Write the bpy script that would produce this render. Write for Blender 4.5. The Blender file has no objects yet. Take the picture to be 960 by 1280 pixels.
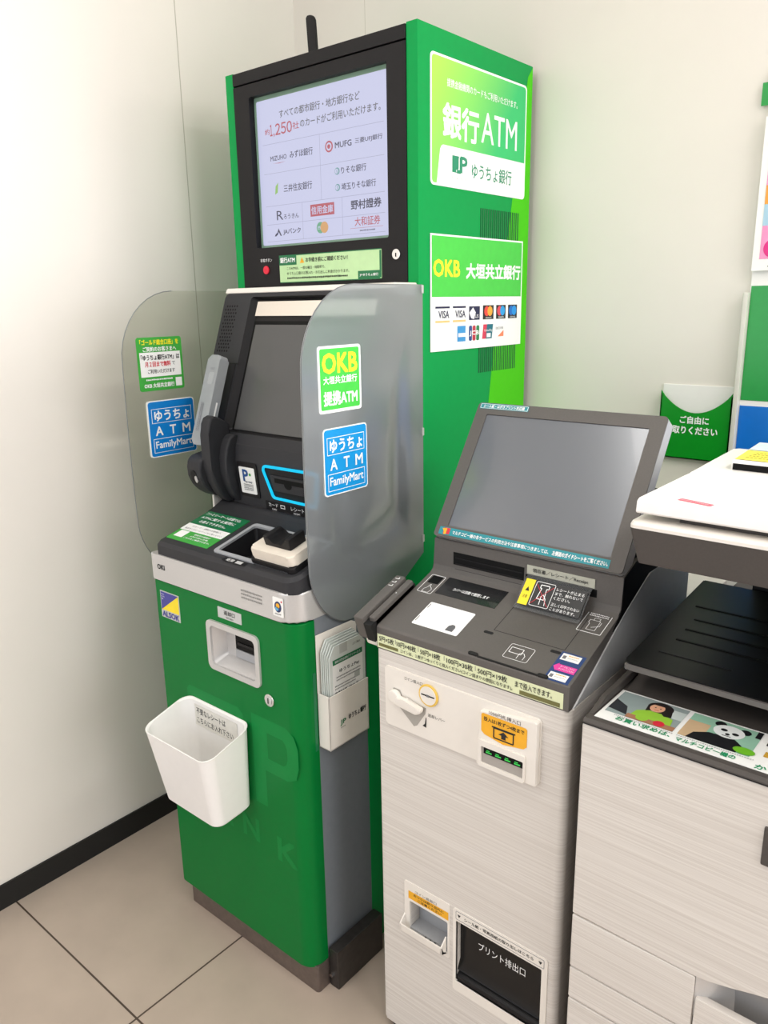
import bpy, bmesh, math, random
from mathutils import Vector, Matrix
random.seed(7)
S = bpy.context.scene
C = S.collection

# ------------------------------------------------------------------ camera
cam_d = bpy.data.cameras.new('camera')
cam = bpy.data.objects.new('camera', cam_d); C.objects.link(cam); S.camera = cam
yaw, pitch, roll = 0.70218508, -0.25894952, -0.01733203
fw = Vector((-math.sin(yaw)*math.cos(pitch), math.cos(yaw)*math.cos(pitch), math.sin(pitch)))
r0 = Vector((math.cos(yaw), math.sin(yaw), 0)); u0 = r0.cross(fw)
cr, sr = math.cos(roll), math.sin(roll)
rr = r0*cr+u0*sr; uu = u0*cr-r0*sr
M = Matrix((rr, uu, -fw)).transposed().to_4x4(); M.translation = (1.0106, -1.3193, 1.4364)
cam.matrix_world = M
cam_d.sensor_fit = 'VERTICAL'; cam_d.sensor_height = 36; cam_d.lens = 983.64/1280*36
cam_d.clip_start = 0.02

# ------------------------------------------------------------------ light
S.view_settings.view_transform = 'Standard'; S.view_settings.look = 'None'
S.view_settings.exposure = 0.0; S.view_settings.gamma = 1.0; S.view_settings.use_curve_mapping = False
w = bpy.data.worlds.new('daylight'); S.world = w; w.use_nodes = True
w.node_tree.nodes['Background'].inputs[0].default_value = (0.93, 0.96, 1.0, 1)
w.node_tree.nodes['Background'].inputs[1].default_value = 0.22

def area(name, loc, aim, sx, sy, power, col=(1, 1, 1)):
    l = bpy.data.lights.new(name, 'AREA'); l.shape = 'RECTANGLE'; l.size = sx; l.size_y = sy
    l.energy = power; l.color = col
    o = bpy.data.objects.new(name, l); C.objects.link(o); o.location = loc
    o.rotation_euler = (Vector(aim)-Vector(loc)).to_track_quat('-Z', 'Y').to_euler()
    return o
area('ceiling_lamp', (1.9, -0.35, 2.66), (1.9, -0.35, 0), 0.3, 1.2, 26, (1, 0.985, 0.96))
area('ceiling_lamp', (1.9, -2.2, 2.66), (1.9, -2.2, 0), 0.3, 1.2, 18, (1, 0.985, 0.96))
area('ceiling_lamp', (-0.08, -1.15, 2.66), (-0.08, -1.15, 0), 0.3, 1.2, 9, (1, 0.985, 0.96))
area('shop_window', (3.9, -0.7, 1.45), (0, -0.6, 1.2), 2.2, 2.3, 62, (0.985, 0.985, 0.985))
area('shop_window', (3.6, 1.25, 1.75), (-0.8, -0.45, 1.35), 1.5, 1.5, 95, (1.0, 0.985, 0.96))
area('shop_window', (-0.1, -3.4, 1.3), (-0.6, -0.6, 1.1), 1.4, 2.0, 24, (0.86, 0.92, 1.0))

# ------------------------------------------------------------------ materials
def lin(c):
    c = c/255.0
    return c/12.92 if c <= 0.04045 else ((c+0.055)/1.055)**2.4
_m = {}
def mat(name, rgb=None, rough=0.5, metal=0.0, var=0.03, nscale=60.0, emit=0.0, coat=0.0, bump=0.0, spec=0.5):
    if name in _m: return _m[name]
    m = bpy.data.materials.new(name); m.use_nodes = True; _m[name] = m
    nt = m.node_tree; b = nt.nodes['Principled BSDF']
    col = (lin(rgb[0]), lin(rgb[1]), lin(rgb[2]), 1)
    b.inputs['Roughness'].default_value = rough; b.inputs['Metallic'].default_value = metal
    b.inputs['Coat Weight'].default_value = coat; b.inputs['Specular IOR Level'].default_value = spec
    if emit:
        b.inputs['Base Color'].default_value = (0.02, 0.02, 0.02, 1)
        b.inputs['Emission Color'].default_value = col; b.inputs['Emission Strength'].default_value = emit
        return m
    tc = nt.nodes.new('ShaderNodeTexCoord'); n = nt.nodes.new('ShaderNodeTexNoise')
    n.inputs['Scale'].default_value = nscale; n.inputs['Detail'].default_value = 3
    nt.links.new(tc.outputs['Object'], n.inputs['Vector'])
    r = nt.nodes.new('ShaderNodeValToRGB')
    r.color_ramp.elements[0].position = 0.3; r.color_ramp.elements[1].position = 0.7
    lo, hi = 1-var, 1+var
    r.color_ramp.elements[0].color = (col[0]*lo, col[1]*lo, col[2]*lo, 1)
    r.color_ramp.elements[1].color = (min(1, col[0]*hi), min(1, col[1]*hi), min(1, col[2]*hi), 1)
    nt.links.new(n.outputs['Fac'], r.inputs['Fac']); nt.links.new(r.outputs['Color'], b.inputs['Base Color'])
    if bump:
        bp = nt.nodes.new('ShaderNodeBump'); bp.inputs['Strength'].default_value = bump; bp.inputs['Distance'].default_value = 0.001
        nt.links.new(n.outputs['Fac'], bp.inputs['Height']); nt.links.new(bp.outputs['Normal'], b.inputs['Normal'])
    return m

def mnode(nt, op, a, b=None):
    n = nt.nodes.new('ShaderNodeMath'); n.operation = op
    for i, v in enumerate((a, b)):
        if v is None: continue
        if isinstance(v, (int, float)): n.inputs[i].default_value = v
        else: nt.links.new(v, n.inputs[i])
    return n.outputs[0]

def line_mat(name, rgb, linergb, axis_lines, rough, period=None, width=0.003, var=0.04, nscale=6):
    """flat colour with thin joint lines at given positions (axis, position), optionally repeating."""
    m = mat(name, rgb, rough, var=var, nscale=nscale); nt = m.node_tree
    b = nt.nodes['Principled BSDF']; base = b.inputs['Base Color'].links[0].from_socket
    tc = nt.nodes.new('ShaderNodeTexCoord'); sp = nt.nodes.new('ShaderNodeSeparateXYZ')
    nt.links.new(tc.outputs['Object'], sp.inputs[0])
    tot = None
    for ax, p in axis_lines:
        d = mnode(nt, 'SUBTRACT', sp.outputs['xyz'.index(ax)], p)
        if period:
            d = mnode(nt, 'ADD', d, period*20.5); d = mnode(nt, 'MODULO', d, period); d = mnode(nt, 'SUBTRACT', d, period/2)
        d = mnode(nt, 'ABSOLUTE', d); k = mnode(nt, 'LESS_THAN', d, width/2)
        tot = k if tot is None else mnode(nt, 'MAXIMUM', tot, k)
    mx = nt.nodes.new('ShaderNodeMixRGB'); nt.links.new(tot, mx.inputs[0]); nt.links.new(base, mx.inputs[1])
    mx.inputs[2].default_value = (lin(linergb[0]), lin(linergb[1]), lin(linergb[2]), 1)
    nt.links.new(mx.outputs[0], b.inputs['Base Color'])
    return m

def streak_mat(name, a, b_, rough=0.45):
    m = mat(name, a, rough); nt = m.node_tree; b = nt.nodes['Principled BSDF']
    tc = nt.nodes.new('ShaderNodeTexCoord'); mp = nt.nodes.new('ShaderNodeMapping')
    mp.inputs['Scale'].default_value = (1.8, 1.8, 360.0)
    n = nt.nodes.new('ShaderNodeTexNoise'); n.inputs['Scale'].default_value = 1.0; n.inputs['Detail'].default_value = 5
    n.inputs['Roughness'].default_value = 0.7
    nt.links.new(tc.outputs['Object'], mp.inputs[0]); nt.links.new(mp.outputs[0], n.inputs['Vector'])
    r = nt.nodes.new('ShaderNodeValToRGB'); r.color_ramp.elements[0].position = 0.34; r.color_ramp.elements[1].position = 0.66
    r.color_ramp.elements[0].color = tuple(lin(x) for x in a)+(1,); r.color_ramp.elements[1].color = tuple(lin(x) for x in b_)+(1,)
    nt.links.new(n.outputs['Fac'], r.inputs[0]); nt.links.new(r.outputs[0], b.inputs['Base Color'])
    return m

def grad_mat(name, a, b_, p0, p1, rough=0.35):
    """printed colour fade from point p0 to point p1."""
    m = mat(name, a, rough); nt = m.node_tree; b = nt.nodes['Principled BSDF']
    tc = nt.nodes.new('ShaderNodeTexCoord'); p0 = Vector(p0); d = Vector(p1)-p0; L = d.length
    sub = nt.nodes.new('ShaderNodeVectorMath'); sub.operation = 'SUBTRACT'; sub.inputs[1].default_value = p0
    dot = nt.nodes.new('ShaderNodeVectorMath'); dot.operation = 'DOT_PRODUCT'; dot.inputs[1].default_value = d/(L*L)
    nt.links.new(tc.outputs['Object'], sub.inputs[0]); nt.links.new(sub.outputs[0], dot.inputs[0])
    r = nt.nodes.new('ShaderNodeValToRGB')
    r.color_ramp.elements[0].color = tuple(lin(x) for x in a)+(1,); r.color_ramp.elements[1].color = tuple(lin(x) for x in b_)+(1,)
    nt.links.new(dot.outputs['Value'], r.inputs[0]); nt.links.new(r.outputs[0], b.inputs['Base Color'])
    return m

def acrylic(name, tint, clear, rough, frost, spec=0.5):
    """clear or frosted sheet: part straight-through, part rough refraction, the rest surface gloss."""
    m = bpy.data.materials.new(name); m.use_nodes = True; _m[name] = m
    nt = m.node_tree; nt.nodes.remove(nt.nodes['Principled BSDF']); out = nt.nodes['Material Output']
    col = tuple(lin(x) for x in tint)+(1,)
    t = nt.nodes.new('ShaderNodeBsdfTransparent'); t.inputs[0].default_value = col
    rf = nt.nodes.new('ShaderNodeBsdfRefraction'); rf.inputs['Color'].default_value = col
    rf.inputs['Roughness'].default_value = rough; rf.inputs['IOR'].default_value = 1.12
    mx = nt.nodes.new('ShaderNodeMixShader'); mx.inputs[0].default_value = clear
    nt.links.new(rf.outputs[0], mx.inputs[1]); nt.links.new(t.outputs[0], mx.inputs[2])
    df = nt.nodes.new('ShaderNodeBsdfPrincipled'); df.inputs['Base Color'].default_value = (0.62, 0.65, 0.68, 1)
    df.inputs['Roughness'].default_value = 0.4
    nz = nt.nodes.new('ShaderNodeTexNoise'); nz.inputs['Scale'].default_value = 400
    f = mnode(nt, 'MULTIPLY', nz.outputs['Fac'], 0.04); f = mnode(nt, 'ADD', f, frost-0.02)
    m2 = nt.nodes.new('ShaderNodeMixShader'); nt.links.new(f, m2.inputs[0])
    nt.links.new(mx.outputs[0], m2.inputs[1]); nt.links.new(df.outputs[0], m2.inputs[2])
    gl = nt.nodes.new('ShaderNodeBsdfGlossy'); gl.inputs['Roughness'].default_value = 0.17 if frost > 0.13 else 0.04
    lw = nt.nodes.new('ShaderNodeLayerWeight'); lw.inputs[0].default_value = 0.25
    g = mnode(nt, 'ADD', mnode(nt, 'MULTIPLY', lw.outputs['Fresnel'], spec), 0.15 if frost > 0.13 else 0.0)
    m3 = nt.nodes.new('ShaderNodeMixShader'); nt.links.new(g, m3.inputs[0])
    nt.links.new(m2.outputs[0], m3.inputs[1]); nt.links.new(gl.outputs[0], m3.inputs[2])
    nt.links.new(m3.outputs[0], out.inputs[0])
    return m

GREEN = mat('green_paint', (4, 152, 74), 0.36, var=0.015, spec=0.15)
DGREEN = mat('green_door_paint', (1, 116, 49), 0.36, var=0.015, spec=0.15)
LOGOG = mat('faint_logo_green', (14, 130, 60), 0.4, spec=0.15)
LIME = mat('lime_paint', (76, 200, 18), 0.36, var=0.015, spec=0.15)
BLACK = mat('black_plastic', (26, 25, 27), 0.42, var=0.05, nscale=300, spec=0.22)
CONS = mat('console_plastic', (50, 50, 53), 0.5, var=0.05, nscale=400, bump=0.08, spec=0.25)
PIT = mat('dark_opening', (6, 6, 7), 0.6, spec=0.2)
SEAM = mat('seam_black', (14, 14, 15), 0.7)
SILVER = mat('silver_plastic', (205, 203, 202), 0.3, metal=0.35, var=0.02, nscale=500)
SGREY = mat('grey_plastic', (168, 170, 174), 0.45)
BODYG = mat('grey_steel_paint', (120, 126, 134), 0.5)
KICK = mat('brushed_bronze_steel', (120, 108, 102), 0.38, metal=0.6, var=0.1, nscale=90)
DSTEEL = mat('dark_steel', (78, 74, 72), 0.36, metal=0.7, var=0.12, nscale=70)
CHROME = mat('chrome', (225, 225, 225), 0.18, metal=1.0)
MIRROR = mat('mirror_plate', (235, 228, 220), 0.06, metal=0.95, var=0.0)
WHITE = mat('white_plastic', (244, 241, 238), 0.35, var=0.01)
WARMW = mat('warm_white_plastic', (236, 230, 222), 0.4, var=0.01)
IVORY = mat('ivory_plastic', (232, 222, 208), 0.45)
PAPER = mat('white_paper', (246, 246, 244), 0.6, var=0.01)
LGREYP = mat('light_grey_print', (190, 190, 190), 0.6)
DPRINT = mat('black_print', (30, 30, 32), 0.6)
GPRINT = mat('grey_print', (120, 120, 124), 0.6)
WPRINT = mat('white_print', (250, 250, 250), 0.5, var=0.0)
YEL = mat('yellow_print', (250, 238, 40), 0.5)
PGREEN = mat('print_green', (72, 205, 72), 0.38)
PGREEN2 = mat('print_leaf_green', (62, 168, 62), 0.38)
PDGREEN = mat('print_dark_green', (12, 112, 66), 0.4)
BLUE = mat('sign_blue', (10, 150, 222), 0.35)
BLUE2 = mat('sign_blue_far', (12, 128, 210), 0.35)
RED = mat('print_red', (214, 40, 62), 0.45)
ORANGE = mat('label_orange', (244, 178, 40), 0.5)
KDARK = mat('kiosk_charcoal', (98, 94, 91), 0.5, var=0.04, nscale=400, bump=0.06, spec=0.25)
CDARK = mat('copier_charcoal', (80, 75, 72), 0.5, var=0.04, nscale=400, bump=0.06, spec=0.25)
TRAYB = mat('copier_tray_black', (17, 17, 18), 0.38, nscale=300, bump=0.05, spec=0.3)
STREAK = streak_mat('streaked_white_laminate', (206, 199, 192), (228, 223, 217))
KSILV = mat('kiosk_side_silver', (206, 207, 209), 0.34, metal=0.1)
TEAL = mat('label_teal', (38, 142, 152), 0.4)
PALEY = mat('label_pale_green', (226, 232, 190), 0.55)
OLIVE = mat('label_olive', (112, 110, 62), 0.55)
NAVY = mat('label_navy', (38, 66, 120), 0.45)
PINK = mat('label_pink', (226, 64, 160), 0.45)
LCDGREY = mat('sleeping_lcd', (84, 84, 84), 0.16, var=0.0, spec=0.4)
KLCD = mat('kiosk_lcd', (98, 102, 110), 0.2, var=0.0, spec=1.0, coat=0.3)
LCD = mat('display_lavender', (203, 206, 236), 0.3, emit=0.92)
LCDT = mat('display_text_grey', (104, 104, 112), 0.4, emit=0.9)
LCDK = mat('display_text_dark', (70, 70, 92), 0.4, emit=0.9)
LCDR = mat('display_text_red', (186, 92, 106), 0.4, emit=0.9)
LCDL = mat('display_rule', (172, 174, 202), 0.4, emit=0.9)
LCDG = mat('display_green', (150, 196, 110), 0.4, emit=0.9)
LCDO = mat('display_orange', (218, 166, 112), 0.4, emit=0.9)
LCDE = mat('display_edge_green', (128, 160, 140), 0.4)
CYANL = mat('cyan_light', (0, 205, 250), 0.9, emit=1.0, spec=0.1)
GLED = mat('green_led', (30, 200, 70), 0.4, emit=1.0)
BTNRED = mat('red_button', (226, 30, 60), 0.35)
PALEG = mat('notice_pale_green', (190, 224, 168), 0.45)
CARDW = mat('white_pad', (246, 246, 246), 0.5)  # plain white surface of the deck pad, no emission
FROST = acrylic('frosted_acrylic', (222, 228, 232), 0.10, 0.30, 0.26, 0.9)
CLEAR = acrylic('clear_acrylic', (240, 241, 236), 0.97, 0.05, 0.03, 0.5)
EDGE = mat('acrylic_edge', (120, 124, 126), 0.3)
FLAP = acrylic('clear_flap', (225, 225, 225), 0.95, 0.1, 0.12, 0.8)

# ------------------------------------------------------------------ geometry helpers
class Fr:
    """local frame: origin o, u (right), v (up), n = u x v (outward)."""
    def __init__(s, o, u, v):
        s.o = Vector(o); s.u = Vector(u).normalized(); s.v = Vector(v).normalized(); s.n = s.u.cross(s.v)
    def __call__(s, a, b, c=0.0): return s.o+s.u*a+s.v*b+s.n*c
    def at(s, a, b, c=0.0): return Fr(s(a, b, c), s.u, s.v)
    def rot(s, ang, a=0, b=0, c=0):
        q = Matrix.Rotation(ang, 3, s.n); return Fr(s(a, b, c), q@s.u, q@s.v)
XY = Fr((0, 0, 0), (1, 0, 0), (0, 1, 0))
def front(y): return Fr((0, y, 0), (1, 0, 0), (0, 0, 1))       # faces -Y
def side(x): return Fr((x, 0, 0), (0, 1, 0), (0, 0, 1))        # faces +X

def rr_(x0, x1, y0, y1, r=0.0, seg=5, rs=None):
    """rounded rectangle loop, counter-clockwise from bottom-left; rs gives radii bl, br, tr, tl."""
    rs = rs or (r, r, r, r); out = []
    for (cx, cy, a, q) in ((x0, y0, 180, rs[0]), (x1, y0, 270, rs[1]), (x1, y1, 0, rs[2]), (x0, y1, 90, rs[3])):
        q = max(q, 1e-5)
        ox = cx+(q if cx == x0 else -q); oy = cy+(q if cy == y0 else -q)
        for i in range(seg+1):
            t = math.radians(a+90*i/seg); out.append((ox+q*math.cos(t), oy+q*math.sin(t)))
    return out
def circ(cx, cy, r, n=24, ry=None):
    ry = ry or r
    return [(cx+r*math.cos(2*math.pi*i/n), cy+ry*math.sin(2*math.pi*i/n)) for i in range(n)]

_tc = {}
def glyphs(s, bold):
    bold = 0
    if (s, bold) in _tc: return _tc[(s, bold)]
    cu = bpy.data.curves.new('t', 'FONT'); cu.body = s; cu.size = 1.0; cu.resolution_u = 2
    o = bpy.data.objects.new('t', cu); C.objects.link(o)
    dg = bpy.context.evaluated_depsgraph_get(); me = o.evaluated_get(dg).to_mesh()
    vs = [(v.co.x, v.co.y) for v in me.vertices]; fs = [tuple(p.vertices) for p in me.polygons]
    o.evaluated_get(dg).to_mesh_clear(); bpy.data.objects.remove(o); bpy.data.curves.remove(cu)
    x0 = min(v[0] for v in vs); x1 = max(v[0] for v in vs); y0 = min(v[1] for v in vs); y1 = max(v[1] for v in vs)
    r = ([((v[0]-x0)/(x1-x0), (v[1]-y0)/(y1-y0)) for v in vs], fs, (x1-x0)/max(1e-6, y1-y0)); _tc[(s, bold)] = r
    return r

class G:
    def __init__(s): s.bm = bmesh.new(); s.ms = []
    def mi(s, m):
        if m not in s.ms: s.ms.append(m)
        return s.ms.index(m)
    def poly(s, f, pts, m, d=0.0003):
        fc = s.bm.faces.new([s.bm.verts.new(f(a, b, d)) for a, b in pts]); fc.material_index = s.mi(m); return s
    def rect(s, f, x0, x1, y0, y1, m, d=0.0003, r=0.0, rs=None):
        return s.poly(f, rr_(x0, x1, y0, y1, r, 4, rs) if r or rs else [(x0, y0), (x1, y0), (x1, y1), (x0, y1)], m, d)
    def disc(s, f, cx, cy, r, m, d=0.0003, ry=None, n=24): return s.poly(f, circ(cx, cy, r, n, ry), m, d)
    def prism(s, f, pts, d0, d1, m, bev=0.0, seg=2, which=None):
        n0 = len(s.bm.faces); k = s.mi(m)
        a = [s.bm.verts.new(f(p, q, d0)) for p, q in pts]; b = [s.bm.verts.new(f(p, q, d1)) for p, q in pts]
        fs = [s.bm.faces.new(a[::-1]), s.bm.faces.new(b)]
        L = len(pts)
        for i in range(L): fs.append(s.bm.faces.new((a[i], a[(i+1) % L], b[(i+1) % L], b[i])))
        for x in fs: x.material_index = k
        if bev:
            es = set()
            if which == 'top': es = set(fs[1].edges)
            else:
                for x in fs: es |= set(x.edges)
                if L > 12: es = set(fs[0].edges) | set(fs[1].edges)
            r = bmesh.ops.bevel(s.bm, geom=list(es), offset=bev, segments=seg, affect='EDGES', profile=0.5, clamp_overlap=True)
            for x in r['faces']: x.material_index = k
        return s
    def box(s, x0, x1, y0, y1, z0, z1, m, bev=0.0, seg=2):
        return s.prism(Fr((0, 0, 0), (1, 0, 0), (0, 1, 0)), [(x0, y0), (x1, y0), (x1, y1), (x0, y1)], z0, z1, m, bev, seg)
    def fbox(s, f, x0, x1, y0, y1, d0, d1, m, bev=0.0, r=0.0, rs=None, which=None, seg=2):
        return s.prism(f, rr_(x0, x1, y0, y1, r, 5, rs) if r or rs else [(x0, y0), (x1, y0), (x1, y1), (x0, y1)], d0, d1, m, bev, seg, which)
    def ring(s, f, outer, inner, d0, d1, m, d_in=None, floor=None, floor_m=None):
        """plate with a hole: loops of equal length; d_in: depth the hole walls reach; floor closes the hole."""
        k = s.mi(m); V = s.bm.verts.new; F = s.bm.faces.new; L = len(outer)
        oa = [V(f(p, q, d0)) for p, q in outer]; ob = [V(f(p, q, d1)) for p, q in outer]
        ia = [V(f(p, q, d0 if d_in is None else d_in)) for p, q in inner]; ib = [V(f(p, q, d1)) for p, q in inner]
        for i in range(L):
            j = (i+1) % L
            for q in ((ob[i], ob[j], ib[j], ib[i]), (oa[i], oa[j], ob[j], ob[i]), (ib[i], ib[j], ia[j], ia[i])):
                F(q).material_index = k
        if floor is not None:
            g2 = F([V(f(p, q, floor)) for p, q in inner]); g2.material_index = s.mi(floor_m or m)
        return s
    def tube(s, pts, r, m, n=8, closed=False):
        k = s.mi(m); pts = [Vector(p) for p in pts]; L = len(pts); rings = []
        for i, p in enumerate(pts):
            t = (pts[(i+1) % L]-pts[i-1]) if closed else (pts[min(i+1, L-1)]-pts[max(i-1, 0)])
            t.normalize(); a = t.orthogonal() if i == 0 else (rings_a-(rings_a.dot(t))*t)
            a.normalize(); rings_a = a; b = t.cross(a)
            rings.append([s.bm.verts.new(p+(a*math.cos(2*math.pi*j/n)+b*math.sin(2*math.pi*j/n))*r) for j in range(n)])
        for i in range(L if closed else L-1):
            A, B = rings[i], rings[(i+1) % L]
            for j in range(n): s.bm.faces.new((A[j], A[(j+1) % n], B[(j+1) % n], B[j])).material_index = k
        if not closed:
            s.bm.faces.new(rings[0][::-1]).material_index = k; s.bm.faces.new(rings[-1]).material_index = k
        return s
    def loft(s, loops, m, cap0=True, cap1=True, closed=True):
        k = s.mi(m); R = [[s.bm.verts.new(p) for p in l] for l in loops]; L = len(R[0])
        for A, B in zip(R, R[1:]):
            for j in range(L if closed else L-1): s.bm.faces.new((A[j], A[(j+1) % L], B[(j+1) % L], B[j])).material_index = k
        if cap0: s.bm.faces.new(R[0][::-1]).material_index = k
        if cap1: s.bm.faces.new(R[-1]).material_index = k
        return s
    def text(s, f, t, cx, cy, m, w=None, h=None, d=0.0006, bold=0.0, al='c'):
        vs, fs, asp = glyphs(t, bold)
        if w is None: w = h*asp
        if h is None: h = w/asp
        x0 = cx-w/2 if al == 'c' else (cx if al == 'l' else cx-w); y0 = cy-h/2
        k = s.mi(m); e = h*min(bold, .05)*0.75
        for q_, (ex, ey) in enumerate(((-e, -e), (e, -e), (-e, e), (e, e)) if bold else ((0, 0),)):
            V = [s.bm.verts.new(f(x0+a*w+ex, y0+b*h+ey, d+q_*4e-5)) for a, b in vs]
            for q in fs:
                try: s.bm.faces.new([V[i] for i in q]).material_index = k
                except ValueError: pass
        return s
    def dashes(s, f, x0, x1, y, h, m, d=0.0006, seed=1):
        """fine print too small to read: a broken row of marks."""
        rnd = random.Random(seed); x = x0
        while x < x1-h*0.4:
            wd = min(h*rnd.uniform(0.5, 0.9), x1-x)
            s.rect(f, x, x+wd, y-h*rnd.uniform(.3, .5), y+h*rnd.uniform(.3, .5), m, d); x += wd+h*0.3
        return s
    def build(s, name, parent=None, label=None, smooth=True, fix=True, origin=False):
        bm = s.bm
        me = bpy.data.meshes.new(name); bm.to_mesh(me); bm.free()
        for m in s.ms: me.materials.append(m)
        o = bpy.data.objects.new(name, me); C.objects.link(o)
        if smooth:
            for p in me.polygons: p.use_smooth = True
            me.set_sharp_from_angle(angle=math.radians(32))
            wn = o.modifiers.new('normals', 'WEIGHTED_NORMAL'); wn.keep_sharp = True
        if parent is not None:
            o.parent = parent; o.matrix_parent_inverse = Matrix.Translation(-parent['base_v']) if False else Matrix.Translation([-c for c in world_loc(parent)])
        elif origin:
            c = Vector([sum((v.co[i] for v in me.vertices))/len(me.vertices) for i in range(3)]); c.z = min(v.co.z for v in me.vertices)
            for v in me.vertices: v.co -= c
            o.location = c
        if label: o['label'] = label
        return o
def world_loc(o):
    p = Vector(o.location)
    return p if o.parent is None else Vector((0, 0, 0))+p+( -Vector(world_loc(o.parent)) + Vector(world_loc(o.parent)) )
def thing(name, label, cat, loc, group=None):
    o = bpy.data.objects.new(name, None); C.objects.link(o); o.location = loc; o.empty_display_size = 0.05
    o['label'] = label; o['category'] = cat
    if group: o['group'] = group
    return o
def tag(o, label, cat, group=None):
    o['label'] = label; o['category'] = cat
    if group: o['group'] = group
    return o
def struct(g, name, **k):
    o = g.build(name, smooth=False, **k); o['kind'] = 'structure'; return o

# ------------------------------------------------------------------ room
FLOORM = line_mat('floor_tile', (180, 164, 150), (70, 56, 46), [('x', -0.252), ('y', -0.656)], 0.45, period=0.6, width=0.0042, var=0.05, nscale=9)
XL, YB = -0.787, 0.447
struct(G().box(XL-.1, 4.2, -4.2, 3.0, -.05, 0, FLOORM), 'floor')
WALLM = line_mat('wall_left_panel', (237, 231, 224), (190, 184, 172), [('y', 0.039)], 0.45, width=0.0028, var=0.01)
WALLB = line_mat('wall_back_panel', (233, 226, 218), (206, 199, 188), [('x', -0.52)], 0.5, width=0.002, var=0.01)
struct(G().box(XL-.1, XL, -3.6, YB+.1, 0, 2.7, WALLM), 'wall_left')
struct(G().box(XL, 1.35, YB, YB+.1, 0, 2.7, WALLB), 'wall_back')
struct(G().box(XL-.1, 4.2, -4.2, 3.0, 2.7, 2.75, mat('ceiling_board', (240, 238, 232), 0.8)), 'ceiling')
struct(G().box(XL, XL+.006, -3.6, YB, 0, .065, mat('black_baseboard', (16, 15, 15), 0.6)), 'baseboard_left')
struct(G().box(XL+.006, 1.35, YB-.006, YB, 0, .065, mat('black_baseboard')), 'baseboard_back')

# ------------------------------------------------------------------ cash machine
A = thing('cash_machine', 'tall green bank cash machine with a lit display on top and two acrylic wings', 'cash machine', (-.22, -.17, 0))
# rear tower
g = G()
g.box(-.56, 0, 0.016, .426, 0, 1.95, GREEN)
g.box(-.56, -.5335, -.004, .016, 1.474, 1.95, GREEN)
g.box(-.0265, 0, -.004, .016, 0.9, 1.95, GREEN)
g.box(-.55, 0, -.19, .016, 0, .90, GREEN)
sx = side(0.0)
tower = g.build('tower_cabinet', A)
G().poly(sx, [(.244, .9), (.4255, .9), (.4255, 1.9485), (.405, 1.925), (.349, 1.66), (.282, 1.333), (.262, 1.2)], LIME, .0004).build('lime_stripe', tower, smooth=False)
g = G()
for i in range(20):
    y = .2185+i*.0082; g.fbox(sx, y, y+.0036, 1.279, 1.634, .0002, .0011, mat('vent_dark', (18, 92, 50), .6))
g.build('side_vent', tower, smooth=False)
# antenna-free top; display door
fy = front(-.006)
g = G()
g.ring(fy, rr_(-.533, -.027, 1.478, 1.9195, .002), rr_(-.4815, -.0755, 1.5674, 1.8929, .004), -.012, 0, BLACK, d_in=-.016)
g.fbox(fy, -.533, -.027, 1.9225, 1.948, -.012, .001, BLACK, .0015)
g.ring(fy, rr_(-.535, -.025, 1.474, 1.9480, .002), rr_(-.483, -.074, 1.566, 1.894, .004), -.0215, -.0125, SEAM)
disp = g.build('display_door', A)
g = G()
fs = front(.0095)     # screen sits 15 mm deep
g.rect(fs, -.4825, -.0745, 1.566, 1.894, LCDE, 0)
g.rect(fs, -.474, -.080, 1.5735, 1.884, LCD, .0004, r=.004)
def sp(u, v): return (-.474+.394*u, 1.5735+.3105*v)
def st(t, u0, u1, v, h, m, bold=.012):
    a = sp(u0, v); b = sp(u1, v); g.text(fs, t, (a[0]+b[0])/2, a[1], m, w=b[0]-a[0], h=h, d=.0008, bold=bold)
st('すべての都市銀行・地方銀行など', .19, .80, .885, .0165, LCDT)
st('約', .065, .105, .785, .012, LCDR); st('１', .108, .127, .79, .023, LCDR, .02); st(',', .136, .145, .755, .007, LCDR, .02); st('２', .153, .193, .79, .023, LCDR, .02); st('５', .200, .240, .79, .023, LCDR, .02); st('０', .247, .289, .79, .023, LCDR, .02); st('社', .295, .345, .79, .0145, LCDR)
st('のカードがご利用いただけます。', .355, .94, .795, .0165, LCDT)
for v in (.70, .50, .275, .145, .025):
    a = sp(.04, v); b = sp(.96, v); g.rect(fs, a[0], b[0], a[1]-.0005, a[1]+.0005, LCDL, .0007)
for u, v0, v1 in ((.50, .275, .70), (.345, .025, .275), (.655, .025, .275)):
    a = sp(u, v0); b = sp(u, v1); g.rect(fs, a[0]-.0005, a[0]+.0005, a[1], b[1], LCDL, .0007)
st('MIZUHO', .10, .235, .60, .010, LCDK); st('みずほ銀行', .262, .445, .605, .0150, LCDK)
a = sp(.115, .568); g.poly(fs, [(a[0], a[1]), (a[0]+.022, a[1]-.002), (a[0]+.044, a[1]), (a[0]+.022, a[1]-.0008)], LCDR, .0008)
a = sp(.57, .61); g.disc(fs, a[0], a[1], .0115, LCDR, .0008); g.disc(fs, a[0], a[1], .0080, LCD, .0011); g.disc(fs, a[0], a[1], .0045, LCDR, .0014)
st('MUFG', .615, .735, .61, .0115, LCDK, .025); st('三菱UFJ銀行', .76, .95, .612, .0115, LCDK)
a = sp(.14, .39); g.poly(fs, [(a[0]-.006, a[1]-.012), (a[0]+.003, a[1]-.008), (a[0]+.006, a[1]+.013), (a[0]-.003, a[1]+.006)], LCDG, .0008)
st('三井住友銀行', .20, .43, .385, .0160, LCDK)
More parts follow.
